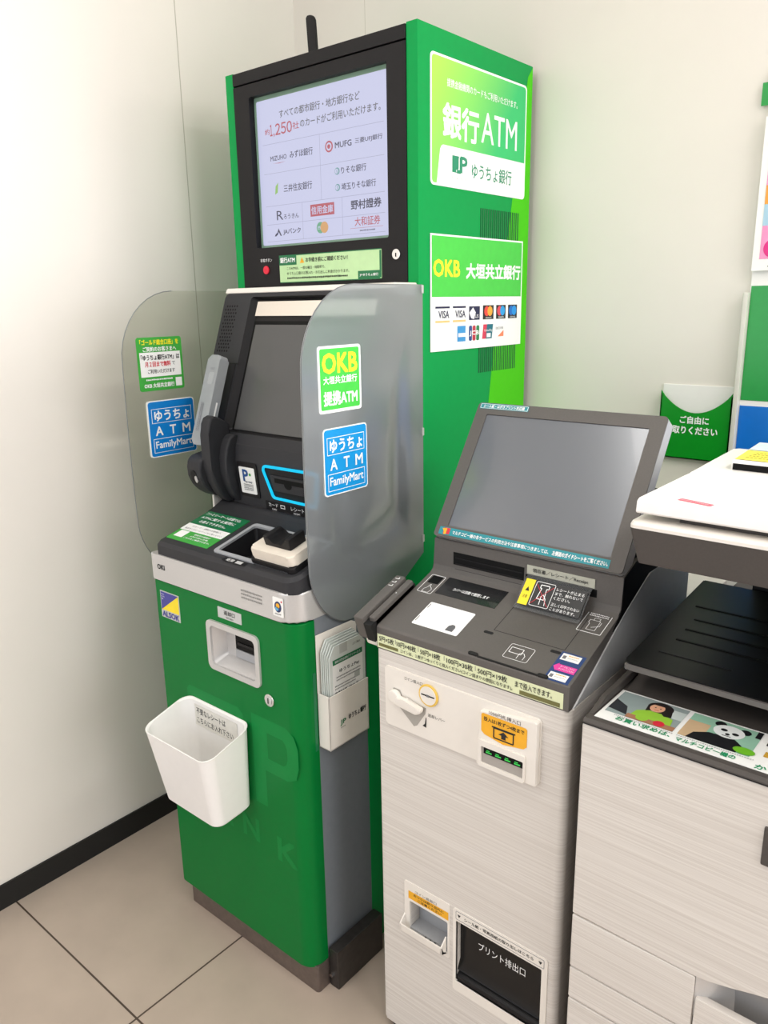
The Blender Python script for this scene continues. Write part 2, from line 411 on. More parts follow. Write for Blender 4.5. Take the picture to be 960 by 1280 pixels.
for v, t, u1 in ((.445, 'りそな銀行', .835), (.34, '埼玉りそな銀行', .90)):
    a = sp(.625, v); g.disc(fs, a[0], a[1], .0072, mat('display_teal', (110, 160, 164), .4, emit=.9), .0008); g.disc(fs, a[0]-.001, a[1], .0052, LCD, .0011); g.text(fs, '§', a[0], a[1], mat('display_teal'), h=.008, d=.0014)
    st(t, .655, u1, v, .0138, LCDK)
st('R', .13, .185, .205, .020, LCDK, .0); st('ろうきん', .19, .315, .192, .0105, LCDK)
a = sp(.41, .17); b = sp(.595, .25); g.rect(fs, a[0], b[0], a[1], b[1], LCDR, .0008); g.text(fs, '信用金庫', (a[0]+b[0])/2, (a[1]+b[1])/2, LCD, w=.066, h=.0165, d=.0011, bold=.02)
st('野村證券', .72, .935, .215, .0185, LCDK, .03)
st('JAバンク', .18, .325, .085, .0135, LCDK, .02); a = sp(.135, .08); g.poly(fs, [(a[0]-.012, a[1]-.006), (a[0]-.006, a[1]-.006), (a[0]+.002, a[1]+.011), (a[0]+.012, a[1]-.006), (a[0]+.008, a[1]-.006), (a[0]+.002, a[1]+.003), (a[0]-.002, a[1]-.004), (a[0]-.008, a[1]-.001)], LCDK, .0008)
a = sp(.485, .09); g.disc(fs, a[0], a[1], .012, mat('display_teal2', (110, 172, 140), .4, emit=.9), .0008); g.disc(fs, a[0]+.012, a[1], .012, LCDO, .0010); st('西日本', .462, .545, .09, .007, LCD)
st('大和証券', .745, .925, .105, .0180, LCDR, .01); a = sp(.71, .062); b = sp(.945, .06); g.rect(fs, a[0], b[0], a[1], a[1]+.0006, LCDR, .0008)
g.dashes(fs, sp(.78, .04)[0], sp(.89, .04)[0], sp(.8, .045)[1], .003, LCDK)
g.build('screen', disp, label='lit lavender screen listing partner banks', smooth=False)
g = G()
g.fbox(fy, -.404, -.0945, 1.4866, 1.5475, 0, .0015, PALEG, .0005, r=.003)
f2 = fy.at(0, 0, .0016)
g.rect(f2, -.404, -.347, 1.5255, 1.5475, PDGREEN); g.text(f2, '銀行ATM', -.376, 1.5365, WPRINT, w=.048, h=.012, bold=.03)
g.rect(f2, -.160, -.0985, 1.4876, 1.5045, PDGREEN); g.text(f2, 'JP ゆうちょ銀行', -.129, 1.496, WPRINT, w=.052, h=.0065, bold=.02)
g.rect(f2, -.0995, -.0945, 1.490, 1.544, PDGREEN, .0002); g.rect(f2, -.347, -.0945, 1.5457, 1.5475, PDGREEN, .0002); g.rect(f2, -.404, -.0945, 1.4866, 1.4882, PDGREEN, .0002)
g.poly(f2, [(-.336, 1.5285), (-.322, 1.5285), (-.329, 1.541)], ORANGE); g.text(f2, '!', -.329, 1.5335, DPRINT, h=.007)
g.text(f2, 'お手続き前にご確認ください！', -.253, 1.5345, DPRINT, w=.128, h=.0098, bold=.015)
g.text(f2, 'このATMは、一部の曜日・時間帯で、', -.318, 1.518, DPRINT, w=.122, h=.0068)
g.text(f2, 'ゆうちょ口座のお預入れ・お引出しに料金がかかります。', -.282, 1.507, DPRINT, w=.194, h=.0072)
g.dashes(f2, -.379, -.19, 1.4965, .0042, DPRINT)
g.build('notice_plate', disp, label='pale green notice plate with green corners', smooth=False)
g = G().fbox(fy, 0, 0, 0, 0, 0, 0, BLACK) if False else G()
g.prism(fy, circ(-.450, 1.5172, .0095), 0, .004, BTNRED, .0015); g.text(fy, '非常ボタン', -.450, 1.5392, WPRINT, w=.040, h=.0080)
g.build('call_button', disp, label='round red call button')
g = G().prism(fy, circ(-.0545, 1.5335, .0105), 0, .003, CHROME, .001)
g.rect(fy, -.0562, -.0532, 1.5285, 1.536, PIT, .0032); g.build('lock', disp)
# --- lower body
g = G(); g.box(-.44, -.001, -.337, -.001, .066, .87, BODYG, .002); g.build('body', A)
g = G(); g.prism(XY, rr_(-.438, .001, -.3716, -.25, rs=(.002, .006, .002, .002)), 0, .068, KICK, .001)
g.build('plinth', A)
g = G(); g.fbox(side(.003), -.338, -.19, 0, .0965, 0, .0265, DSTEEL, .002)
br = g.build('anchor_bracket', A)
G().prism(front(-.338), circ(.011, .030, .0045, 6), 0, .004, CHROME).build('bolt', br)
# door: rounded right edge, with a real opening for the return slot
g = G()
plan = rr_(-.4545, 0.0, -.385, -.336, rs=(.006, .034, .002, .002), seg=8)
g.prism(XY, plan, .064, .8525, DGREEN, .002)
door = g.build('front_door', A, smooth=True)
def cut(o, x0, x1, y0, y1, z0, z1, r=None):
    gg = G()
    if r: gg.prism(front(0), rr_(x0, x1, z0, z1, r), -y1, -y0, PIT)
    else: gg.box(x0, x1, y0, y1, z0, z1, PIT)
    c = gg.build('cutter', smooth=False)
    c.parent = None
    md = o.modifiers.new('b', 'BOOLEAN'); md.operation = 'DIFFERENCE'; md.object = c; md.solver = 'EXACT'
    wn = [m for m in o.modifiers if m.type == 'WEIGHTED_NORMAL']
    for m in wn: o.modifiers.remove(m)
    dg = bpy.context.evaluated_depsgraph_get(); me = bpy.data.meshes.new_from_object(o.evaluated_get(dg))
    o.modifiers.clear(); o.data = me; bpy.data.objects.remove(c)
    for p in me.polygons: p.use_smooth = True
    me.set_sharp_from_angle(angle=math.radians(32)); wn = o.modifiers.new('normals', 'WEIGHTED_NORMAL'); wn.keep_sharp = True
bpy.context.view_layer.update()
cut(door, -.262, -.116, -.42, -.341, .703, .797, r=.012)
fd = front(-.385)
g = G()   # return cup
g.ring(fd, rr_(-.271, -.107, .694, .806, .014), rr_(-.259, -.119, .706, .794, .010), 0, .005, SILVER, d_in=0)
lp = [[fd(a, b, .0) for a, b in rr_(-.260, -.118, .705, .795, .010)], [fd(a, b, -.028) for a, b in rr_(-.246, -.124, .722, .790, .006)]]
g.loft(lp, SILVER, cap0=False, cap1=True)
cup = g.build('return_cup', door)
g = G(); g.fbox(fd, -.214, -.148, .743, .780, -.0278, -.0255, PIT); g.fbox(fd, -.206, -.156, .754, .760, -.026, -.023, BLACK)
g.fbox(fd, -.214, -.148, .724, .742, -.0278, -.0245, SGREY)
g.build('return_slot', cup)
g = G()
g.fbox(fd, -.232, -.158, .818, .8415, 0, .001, mat('label_silver', (196, 198, 196), .45), r=.001)
g.text(fd, '返却口', -.1945, .8325, DPRINT, w=.034, h=.0095, d=.0014, bold=.02); g.text(fd, 'RETURN', -.1945, .8225, DPRINT, w=.022, h=.0035, d=.0014)
g.build('return_label', door, smooth=False)
g = G()
g.fbox(fd, -.4345, -.3665, .7685, .8310, 0, .0008, mat('label_silver'))
f3 = fd.at(0, 0, .0009)
g.poly(f3, [(-.4325, .786), (-.4325, .829), (-.3685, .829)], mat('label_violet', (66, 66, 150), .5)); g.poly(f3, [(-.4325, .7865), (-.3685, .8285), (-.3685, .7865)], mat('label_yellow', (248, 222, 36), .5))
g.text(f3, 'ALSOK', -.4005, .7775, mat('label_violet'), w=.060, h=.0125, bold=.05)
for k, t in enumerate(('Always', 'Security', 'OK')): g.text(f3, t, -.430, .8235-k*.0055, WPRINT, h=.0035, al='l', d=.0008)
g.build('security_sticker', door, label='violet and yellow security company sticker', smooth=False)
g = G().prism(fd, circ(-.0848, .6768, .0135), 0, .004, CHROME, .001); g.prism(fd, circ(-.0848, .6768, .0085), .004, .006, SILVER, .0008); g.rect(fd, -.0866, -.0835, .671, .683, PIT, .0063)
g.build('door_lock', door)
g = G()
# faint printed logo: square with a J, then P, and the word under it
g.poly(fd, [(-.365, .44), (-.175, .44), (-.175, .615), (-.190, .625), (-.355, .625), (-.365, .615)], LOGOG, .0003)
g.poly(fd, [(-.235, .46), (-.215, .46), (-.205, .48), (-.205, .60), (-.235, .60)], DGREEN, .0005)
outer = [(-.148, .42), (-.112, .42), (-.112, .507), (-.050, .507), (-.018, .520), (-.0085, .556), (-.0085, .590), (-.020, .615), (-.050, .628), (-.148, .628)]
g.poly(fd, [(-.148, .42), (-.112, .42), (-.112, .628), (-.148, .628)], LOGOG, .0003)
P_o = [(-.112, .5075), (-.046, .5075), (-.020, .520), (-.0115, .548), (-.0115, .590), (-.022, .615), (-.046, .628), (-.112, .628)]
P_i = [(-.102, .538), (-.056, .538), (-.047, .545), (-.0435, .556), (-.0435, .580), (-.048, .590), (-.056, .597), (-.102, .597)]
for i in range(7): g.poly(fd, [P_o[i], P_o[i+1], P_i[i+1], P_i[i]], LOGOG, .0003)
g.poly(fd, [(-.112, .5075), (-.102, .538), (-.102, .597), (-.112, .628)], LOGOG, .0003)
g.text(fd, 'B', -.345, .345, LOGOG, w=.045, h=.054, bold=.05, d=.0003); g.text(fd, 'A', -.26, .345, LOGOG, w=.05, h=.054, bold=.05, d=.0003)
g.text(fd, 'N', -.172, .344, LOGOG, w=.050, h=.052, bold=.06, d=.0003); g.text(fd, 'K', -.059, .332, LOGOG, w=.056, h=.054, bold=.06, d=.0003)
g.build('faint_logo', door, smooth=False)
G().fbox(side(0), -.3480, -.3400, .575, .745, -.004, .0006, PDGREEN).build('grip_slot', door, smooth=False)
# silver band with deck
g = G(); g.prism(XY, rr_(-.4555, .0, -.388, -.10, rs=(.006, .045, .004, .004), seg=9), .8555, .9145, SILVER, .005, 3)
band = g.build('silver_band', A)
fb = front(-.388)
G().text(fb, 'OKI', -.418, .888, DPRINT, w=.026, h=.011, bold=.05).build('maker_mark', band, smooth=False)
g = G()
for k in range(3): g.dashes(fb, -.150, -.088, .896-k*.0075, .004, mat('braille_grey', (150, 148, 146), .4), d=.0008, seed=k)
g.build('braille_plate', band, smooth=False); g = G()
g.fbox(fb, -.0575, -.029, .8665, .9045, 0, .0006, PAPER, r=.002)
g.disc(fb, -.0432, .886, .0095, mat('mark_navy', (40, 52, 96), .5), .0009, ry=.011); g.disc(fb, -.0432, .8885, .0050, ORANGE, .0012); g.disc(fb, -.046, .882, .005, mat('mark_lightblue', (100, 170, 210), .5), .0012, ry=.004)
g.disc(fb, -.033, .898, .002, RED, .0009); g.dashes(fb, -.052, -.034, .8715, .003, GPRINT, .0009)
g.build('colour_sticker', band, smooth=False)
fdk = Fr((0, -.385, .942), (1, 0, 0), (0, 1, .27))
sq = math.sqrt(1+.27**2)
def dv(y): return (y+.385)*sq
g = G()
deck_pl = rr_(-.436, -.004, -.384, -.236, rs=(.008, .030, .002, .002), seg=6)
lo = [Vector((x, y, .912)) for x, y in deck_pl]
mid = [Vector((x, y, .935+(y+.385)*.27)) for x, y in deck_pl]
top = [Vector((x, y, .942+(y+.385)*.27)) for x, y in rr_(-.431, -.010, -.378, -.236, rs=(.006, .026, .002, .002), seg=6)]
g.loft([lo, mid, top], CONS, cap0=True, cap1=False)
ins = rr_(-.258, -.030, -.362, -.250, .008, seg=6)
V = g.bm.verts.new; tv = [V(p) for p in top]; iv = [V(Vector((x, y, .942+(y+.385)*.27))) for x, y in ins]
for i in range(len(tv)): g.bm.faces.new((tv[i], tv[(i+1) % len(tv)], iv[(i+1) % len(iv)], iv[i])).material_index = g.mi(CONS)
deck = g.build('deck', A)
g = G()
ri = [(x, dv(y)) for x, y in rr_(-.262, -.026, -.366, -.246, .010)]; rj = [(x, dv(y)) for x, y in rr_(-.253, -.035, -.357, -.255, .007)]
g.ring(fdk, ri, rj, -.004, .003, SGREY, d_in=-.002)
lo2 = [fdk(a, b, -.002) for a, b in rj]; lo3 = [Vector((x, y, .922)) for x, y in rr_(-.240, -.045, -.345, -.262, .006)]
g.loft([lo2, lo3], BLACK, cap0=False, cap1=True)
g.build('money_tray', deck)
g = G()
g.fbox(fdk, -.428, -.285, dv(-.362), dv(-.241), 0, .0008, PGREEN2, r=.002)
f4 = fdk.at(0, 0, .0009)
a0, a1, a2, a3 = dv(-.362), dv(-.324), dv(-.297), dv(-.241)
g.rect(f4, -.428, -.285, a2, a3, PDGREEN); g.rect(f4, -.428, -.285, a1, a2, PAPER)
for k, t in enumerate(('ファミリーマート店頭では、', 'ATMに関する質問に', 'お答えできません。')): g.text(f4, t, -.362, a3-.011-k*.0165, WPRINT, w=(.12, .115, .09)[k], h=.010, bold=.02)
g.text(f4, 'おカード・通帳のお取扱い、', -.355, a2-.009, GPRINT, w=.10, h=.006); g.text(f4, '裏面またはホームページをご覧ください', -.355, a2-.020, GPRINT, w=.125, h=.006)
for k, t in enumerate(('使用中の画面が', 'ATMで困った時、', 'こちらをご参照できます。')): g.text(f4, t, -.338, a1-.008-k*.0085, WPRINT, w=(.055, .062, .088)[k], h=.0055, bold=.02)
g.rect(f4, -.417, -.388, a0+.012, a1-.002, PAPER)
g.build('deck_sticker', deck, label='green and white notice sticker on the deck', smooth=False)
g = G(); g.rect(fdk, -.215, -.145, .004, .017, BLACK, .0004); g.text(fdk, '紙幣', -.1925, .0105, WPRINT, w=.022, h=.0095, d=.0008); g.rect(fdk, -.175, -.157, .006, .015, LGREYP, .0008)
g.build('deck_print', deck, smooth=False)
g = G()   # ivory block with a black saddle: stands at the tray's right end
g.fbox(fdk, -.143, -.020, dv(-.366), dv(-.288), -.006, .012, BLACK, .004, r=.010)
g.fbox(fdk, -.141, -.022, dv(-.362), dv(-.290), .012, .034, IVORY, .004, r=.012)
fU = Fr(fdk(-.078, dv(-.318), .034), (1, 0, 0), fdk.n)
U = [(-.036, -.002), (.036, -.002), (.038, .024), (.026, .024), (.022, .012), (.012, .004), (-.012, .004), (-.022, .012), (-.026, .020), (-.038, .020)]
g.prism(fU, U, -.020, .024, BLACK, .003)
g.build('stick_holder', deck, label='ivory block with a black saddle for walking sticks')
# upright console
g = G()
fx = Fr((0, 0, 0), (0, 1, 0), (0, 0, 1))
g.prism(fx, [(-.190, .95), (-.190, 1.0), (-.201, 1.1), (-.197, 1.138), (-.14, 1.16), (.015, 1.16), (.015, .95)], -.445, -.02, CONS, .002)
g.prism(fx, [(-.239, .95), (-.239, .9805), (-.225, .9850), (-.212, .9905), (-.203, .9965), (-.198, .9985), (-.186, .9985), (-.186, .95)], -.436, -.006, CONS, .0008)
g.fbox(front(-.20), -.452, -.445, .93, 1.05, -.19, .012, WARMW, .002)
cons = g.build('console', A)
hv = Vector((0, .3387, .9409)); hf = Fr((-.2685, -.195, 1.14), (1, 0, 0), hv)
def hx(x): return x+.2685
g = G()
outer = rr_(-.2485, .2485, -.004, .345, rs=(.012, .012, .012, .012)); inner = rr_(hx(-.4235), hx(-.035), .022, .336, .008); in2 = rr_(hx(-.409), hx(-.05), .030, .333, .004)
g.ring(hf, outer, inner, -.05, .0, CONS, d_in=0)
g.loft([[hf(a, b, 0) for a, b in inner], [hf(a, b, -.013) for a, b in in2]], BLACK, cap0=False, cap1=True)
g.prism(fx, [(-.150, 1.14), (-.050, 1.44), (-.045, 1.455), (0.015, 1.455), (0.015, 1.14)], -.515, -.022, CONS)
head = g.build('head', A)
g = G(); g.prism(fx, [(-.080, 1.4655), (-.074, 1.4765), (.015, 1.4765), (.015, 1.45), (-.05, 1.45)], -.519, -.005, WARMW, .003); g.build('top_cap', head)
g = G(); g.fbox(hf, hx(-.409), hx(-.05), .022, .283, -.0125, -.0115, PIT); g.fbox(hf, hx(-.402), hx(-.058), .031, .2744, -.0118, -.0105, LCDGREY)
g.build('touch_screen', head, label='dark sleeping touch screen')
G().fbox(hf, hx(-.409), hx(-.05), .2945, .328, -.0128, -.0095, MIRROR).build('mirror', head, label='narrow mirror strip above the screen')
g = G()
for i in range(5):
    for j in range(14):
        g.disc(hf, -.2370+i*.0086+(.0043 if j % 2 else 0), .208+j*.0082, .0025, PIT, .0003, n=10)
g.build('speaker_grille', head, smooth=False)
g = G(); g.fbox(hf, -.235, -.150, .178, .1805, .0, .0006, SEAM); g.fbox(hf, hx(-.432), hx(-.4285), .02, .18, 0, .0006, SEAM); g.build('handset_bay', head, smooth=False)
# card panel on the console front
kf = Fr((0, -.191, 1.0), (1, 0, 0), (0, -.01, .09))
def kv(z): return (z-1.0)/.09*math.hypot(.01, .09)
g = G()
lo_ = []
for (x, z, q, t0) in ((-.247, 1.040, .010, 205), (-.135, 1.038, .010, 280), (-.122, 1.092, .010, 0), (-.266, 1.090, .010, 90)):
    for i in range(6):
        t = math.radians(t0+(70 if t0 != 90 else 95)*i/5); lo_.append((x+q*math.cos(t), kv(z+q*math.sin(t))))
g.poly(kf, lo_, BLACK, .0006)
g.prism(kf, [(-.250, kv(1.046)), (-.135, kv(1.046)), (-.130, kv(1.082)), (-.258, kv(1.082))], .0006, .003, CONS, .001)
g.fbox(kf, -.243, -.155, kv(1.066), kv(1.076), .003, .0036, PIT); g.disc(kf, -.202, kv(1.065), .012, PIT, .0037, ry=.010)
slot = g.build('card_slot', cons)
G().tube([kf(a, b, .003) for a, b in lo_], .0032, CYANL, closed=True).build('light_ring', slot, label='glowing cyan ring round the card slot')
g = G(); g.fbox(kf, -.366, -.301, kv(1.020), kv(1.100), 0, .0015, BLACK, .0007, r=.003); g.fbox(kf, -.3605, -.3085, kv(1.028), kv(1.089), .0015, .0022, PAPER, r=.003)
f5 = kf.at(-.0065, -.004, .0023); g.text(f5, 'P', -.333, kv(1.074), mat('mark_blue', (20, 74, 140), .5), w=.017, h=.026, bold=.05); g.disc(f5, -.318, kv(1.077), .0035, PGREEN2)
g.text(f5, 'Pay-easy', -.326, kv(1.0595), mat('mark_navy'), w=.026, h=.006, bold=.03)
for k in range(4): g.dashes(f5, -.343, -.311, kv(1.053)-k*.004, .0025, GPRINT, seed=k)
g.build('pay_sticker', cons, label='white sticker with a blue P mark', smooth=False)
g = G(); ks = kf.at(-.030, -.012)
g.rect(ks, -.256, -.10, kv(1.010), kv(1.031), BLACK, .0005); g.text(ks, 'カード', -.231, kv(1.0235), WPRINT, w=.030, h=.009, d=.0009); g.text(ks, 'CARD', -.229, kv(1.0135), WPRINT, w=.015, h=.004, d=.0009)
g.rect(ks, -.208, -.194, kv(1.019), kv(1.027), WPRINT, .0009); g.rect(ks, -.2065, -.1955, kv(1.0205), kv(1.0255), BLACK, .0011); g.text(ks, 'レシート', -.155, kv(1.0235), WPRINT, w=.040, h=.009, d=.0009); g.text(ks, 'RECEIPT', -.158, kv(1.0135), WPRINT, w=.020, h=.004, d=.0009)
g.build('slot_print', cons, smooth=False)
# handset cradle: rounded fins side by side below the handset
g = G()
g.prism(fx, [(-.190, 1.008), (-.190, 1.114), (-.215, 1.114), (-.236, 1.112), (-.250, 1.108), (-.258, 1.100), (-.262, 1.084), (-.260, 1.062), (-.250, 1.042), (-.235, 1.026), (-.217, 1.014), (-.203, 1.009)][::-1], -.474, -.424, CONS, .008, 4)
g.prism(fx, [(-.190, 1.000), (-.190, 1.180), (-.215, 1.196), (-.232, 1.202), (-.243, 1.198), (-.250, 1.185), (-.2515, 1.160), (-.251, 1.125), (-.250, 1.085), (-.244, 1.055), (-.228, 1.025), (-.210, 1.006), (-.198, 1.000)][::-1], -.4265, -.396, CONS, .007, 4)
g.prism(fx, [(-.185, 1.004), (-.185, 1.155), (-.198, 1.160), (-.212, 1.152), (-.222, 1.132), (-.227, 1.105), (-.227, 1.075), (-.219, 1.045), (-.206, 1.018), (-.196, 1.006)][::-1], -.40, -.372, CONS, .012, 4)
cra = g.build('handset_cradle', A)
fh = Fr((-.449, -.2585, 1.062), (1, 0, 0), (0, -.25, 1))
g = G().prism(fh, circ(0, 0, .012, 20, .017), -.01, .0012, BLACK); g.prism(fh, circ(.007, -.004, .0045, 16, .0085), 0, .003, SILVER); g.build('cradle_lock', cra)
# acrylic wings
wing = [(0, .905), (0, 1.472), (-.205, 1.472)]
for i in range(1, 10):
    t = math.radians(90+90*i/10); wing.append((-.205+.1435*math.cos(t), 1.317+.155*math.sin(t)))
wing += [(-.3485, 1.30), (-.3505, 1.15), (-.350, 1.03)]
for i in range(1, 11):
    t = math.radians(180+ 82*i/11); wing.append((-.225+.124*math.cos(t), .965+.142*math.sin(t)))
wing += [(-.205, .8235), (-.140, .840), (-.065, .864)]
def sticker_family(f, y0, y1, z0, z1, parent, blue, name='station_sticker'):
    g = G(); W, H = y1-y0, z1-z0; s = W/.12
    g.fbox(f, y0, y1, z0, z1, -.004, .0006, WPRINT, r=.007)
    ff = f.at((y0+y1)/2, (z0+z1)/2, .0007)
    g.rect(ff, -W/2+.0022, W/2-.0022, -H/2+.0022, H/2-.0022, blue, 0.0002, r=.0065)
    for q in (.029, -.0395):
        g.rect(ff, -.051*s, .051*s, q-.0155, q+.0175, WPRINT, .0004); g.rect(ff, -.0498*s, .0498*s, q-.0143, q+.0163, blue, .0006)
    g.text(ff, 'ゆうちょ', 0, .0300, WPRINT, w=.088*s, h=.0235, d=.0009, bold=.035)
    for k, t in enumerate('ATM'): g.text(ff, t, (-.035+.035*k)*s, -.0045, WPRINT, h=.0205, w=(.018, .015, .020)[k]*s, d=.0009, bold=.03)
    g.text(ff, 'FamilyMart', 0, -.0390, WPRINT, w=.092*s, h=.0210, d=.0009, bold=.02)
    return g.build(name, parent, label='blue square sticker with white lettering', smooth=False)
fw1 = side(.007)
def dish(f, pts, m, amp):
    c = (-.175, 1.13); S_ = [.02, .14, .24, .32, .38, .44, .50, .56, .62, .68, .76, .86, 1.0]; g = G()
    def ring_(s, d):
        out = []
        for p, q in pts:
            dy, dz = p-c[0], q-c[1]; wt = max(0.0, min(1.0, .5+.5*math.sin(math.atan2(dy, dz)-.75)*1.15))
            out.append(f(c[0]+dy*s, c[1]+dz*s, d+amp*wt*math.exp(-((s-.54)/.13)**2)))
        return out
    g.loft([ring_(s, -.005) for s in S_]+[ring_(s, 0) for s in reversed(S_)], m)
    return g
dense = []
for a, b in zip(wing, wing[1:]+wing[:1]):
    n_ = max(1, int(math.hypot(b[0]-a[0], b[1]-a[1])/.03))
    for i in range(n_): dense.append((a[0]+(b[0]-a[0])*i/n_, a[1]+(b[1]-a[1])*i/n_))
g = dish(fw1, dense, FROST, -.0105)
wr = g.build('acrylic_wing', A, label='frosted acrylic side wing')
g = G(); g.tube([fw1(a, b, -.0025) for a, b in wing], .0012, EDGE, n=6, closed=True); g.build('rim', wr)
for z in (.93, 1.165, 1.455): G().fbox(fw1, -.006, .0, z, z+.016, .0002, .003, SILVER, .0005).build('mount_clip', wr)
g = G(); g.fbox(fw1, -.3095, -.1945, 1.2440, 1.3645, -.004, .0006, WPRINT, r=.006)
ff = fw1.at(-.252, 1.3043, .0007); g.rect(ff, -.0525, .0525, -.0545, .0555, PGREEN, .0002, r=.004)
g.text(ff, 'OKB', 0, .0290, YEL, w=.092, h=.0350, bold=.05); g.text(ff, '大垣共立銀行', 0, -.0010, WPRINT, w=.090, h=.0140, bold=.03); g.text(ff, '提携ATM', 0, -.0340, WPRINT, w=.090, h=.0250, bold=.04)
g.build('bank_sticker', wr, label='green square sticker with yellow initials', smooth=False)
sticker_family(fw1, -.3025, -.1815, 1.0885, 1.2155, wr, BLUE)
fw2 = Fr((-.552, 0, 0), (0, 1, 0), (0, 0, 1))
g = G(); g.prism(fw2, wing, -.005, 0, CLEAR)
wl = g.build('acrylic_wing', A, label='clear acrylic side wing', smooth=False)
g = G(); g.tube([fw2(a, b, -.0025) for a, b in wing[2:]], .0010, EDGE, n=6); g.build('rim', wl)
k = .0785   # wings stand 0.555 m apart: sticker places on the far wing
g = G(); ya, yb_ = -.312, -.192; za, zb = 1.2530, 1.3720
g.fbox(fw2, ya, yb_, za, zb, 0, .0006, PGREEN2, r=.006)
ff = fw2.at((ya+yb_)/2, (za+zb)/2, .0007); g.rect(ff, -.054, .054, -.028, .0265, PAPER, .0002)
g.text(ff, '「ゴールド総合口座」を', 0, .0485, YEL, w=.102, h=.0120, bold=.03); g.text(ff, 'ご契約のお客さまへ', 0, .0335, WPRINT, w=.088, h=.0105, bold=.03)
g.text(ff, '「ゆうちょ銀行ATM」は', 0, .0150, DPRINT, w=.102, h=.0120, bold=.03); g.text(ff, '月２回まで無料', -.008, 0, RED, w=.068, h=.0115, bold=.03); g.text(ff, 'で', .034, 0, DPRINT, h=.008, d=.0006); g.text(ff, 'ご利用いただけます', 0, -.0160, DPRINT, w=.072, h=.0095, bold=.015)
g.dashes(ff, -.042, .030, -.0345, .004, WPRINT); g.text(ff, 'OKB 大垣共立銀行', -.008, -.0475, WPRINT, w=.080, h=.0105, bold=.03); g.rect(ff, .0365, .0535, -.053, -.0335, PAPER)
g.build('account_sticker', wl, label='green sticker with a white centre', smooth=False)
sticker_family(fw2, -.299, -.170, 1.100, 1.230, wl, BLUE2)
# tower side signs
def sign_frame(f, y0, z0): return f.at(y0, z0, .0012)
g = G(); g.fbox(sx, .0350, .4010, 1.6655, 1.9055, .0003, .0012, WPRINT, r=.010)
SG = grad_mat('sign_fade', (172, 236, 84), (48, 196, 112), (0.001, .05, 1.88), (0.001, .27, 1.74))
f6 = sign_frame(sx, .0350, 1.6655)
g.rect(f6, .0045, .3615, .0045, .2355, SG, .0002, r=.008)
g.poly(f6, [(.020, .003), (.3615, .003), (.3615, .078), (.042, .078), (.036, .075), (.032, .069)], WPRINT, .0004)
g.text(f6, '提携金融機関のカードもご利用いただけます。', .190, .194, WPRINT, w=.270, h=.0150, bold=.01, d=.0005)
g.text(f6, '銀行', .106, .125, WPRINT, w=.128, h=.062, bold=.035, d=.0005); g.text(f6, 'ATM', .253, .130, WPRINT, w=.145, h=.060, bold=.005, d=.0005)
TG = mat('sign_teal_green', (32, 140, 104), .45)
g.rect(f6, .074, .098, .030, .062, TG, .0006); g.text(f6, 'J', .0965, .045, WPRINT, w=.016, h=.026, bold=.07, d=.0008); g.text(f6, 'P', .116, .047, TG, w=.024, h=.030, bold=.06, d=.0006)
g.poly(f6, [(.090, .029), (.104, .029), (.107, .034), (.107, .060), (.100, .060), (.100, .036), (.090, .036)], TG, .0010)
for i, t in enumerate('BANK'): g.text(f6, t, .076+i*.0160, .0195, LGREYP, h=.0065, d=.0006)
g.text(f6, 'ゆうちょ銀行', .226, .040, TG, w=.160, h=.0300, bold=.012, d=.0006)
g.build('bank_sign', tower, label='light green sign with a white lower band', smooth=False)
g = G(); g.fbox(sx, .0330, .3985, 1.3357, 1.5728, .0012, .0024, WPRINT)
f7 = sx.at(.0330, 1.3357, .0024); W = .3655
g.rect(f7, .0040, W-.0045, .1120, .2335, PGREEN, .0003)
g.text(f7, 'OKB', .0570, .1700, YEL, w=.094, h=.0330, bold=.06); g.text(f7, '大垣共立銀行', .242, .1660, WPRINT, w=.226, h=.0310, bold=.05)
dk = mat('card_navy', (30, 30, 72), .5); sand = mat('card_sand', (240, 196, 130), .5)
def u(a): return W*a
for a, b in ((.045, .187), (.218, .352)):
    g.rect(f7, u(a), u(b), .0885, .0925, dk); g.rect(f7, u(a), u(b), .0590, .0635, sand); g.text(f7, 'VISA', u((a+b)/2)+.004, .0760, dk, w=.038, h=.0150, bold=.02)
g.rect(f7, u(.388), u(.505), .0620, .0915, dk); g.poly(f7, [(u(.39), .078), (u(.43), .089), (u(.46), .078), (u(.44), .064), (u(.41), .066)], WPRINT, .0005); g.text(f7, 'PLUS', u(.455), .070, WPRINT, w=.026, h=.008, d=.0007)
blk = mat('card_black', (26, 24, 34), .5)
cl = lambda n, c: mat(n, c, .5)
for a, b, c1, c2, t in ((.54, .662, cl('card_red', (236, 70, 60)), cl('card_amber', (250, 170, 60)), 'mastercard'), (.692, .805, cl('card_rose', (226, 74, 92)), cl('card_sky', (40, 160, 230)), 'maestro'), (.835, .945, cl('card_blue', (20, 110, 200)), cl('card_azure', (30, 150, 230)), 'cirrus')):
    g.rect(f7, u(a), u(b), .0620, .0930, blk); cx = u((a+b)/2)
    g.disc(f7, cx-.0065, .0800, .0105, c1, .0005, ry=.0110); g.disc(f7, cx+.0065, .0800, .0105, c2, .0007, ry=.0110); g.text(f7, t, cx, .0658, WPRINT, w=.024, h=.0042, d=.0009)
g.rect(f7, u(.265), u(.352), .0170, .0505, cl('card_amex', (60, 150, 214))); g.rect(f7, u(.275), u(.352), .0270, .0350, WPRINT, .0005)
for i, c in enumerate((cl('jcb_blue', (40, 70, 140)), cl('jcb_red', (190, 50, 70)), cl('jcb_green', (40, 130, 80)))):
    g.rect(f7, u(.388+.040*i), u(.422+.040*i), .0170, .0500, c, r=.004)
g.text(f7, 'JCB', u(.445), .0330, WPRINT, w=.036, h=.0115, bold=.05, d=.0007)
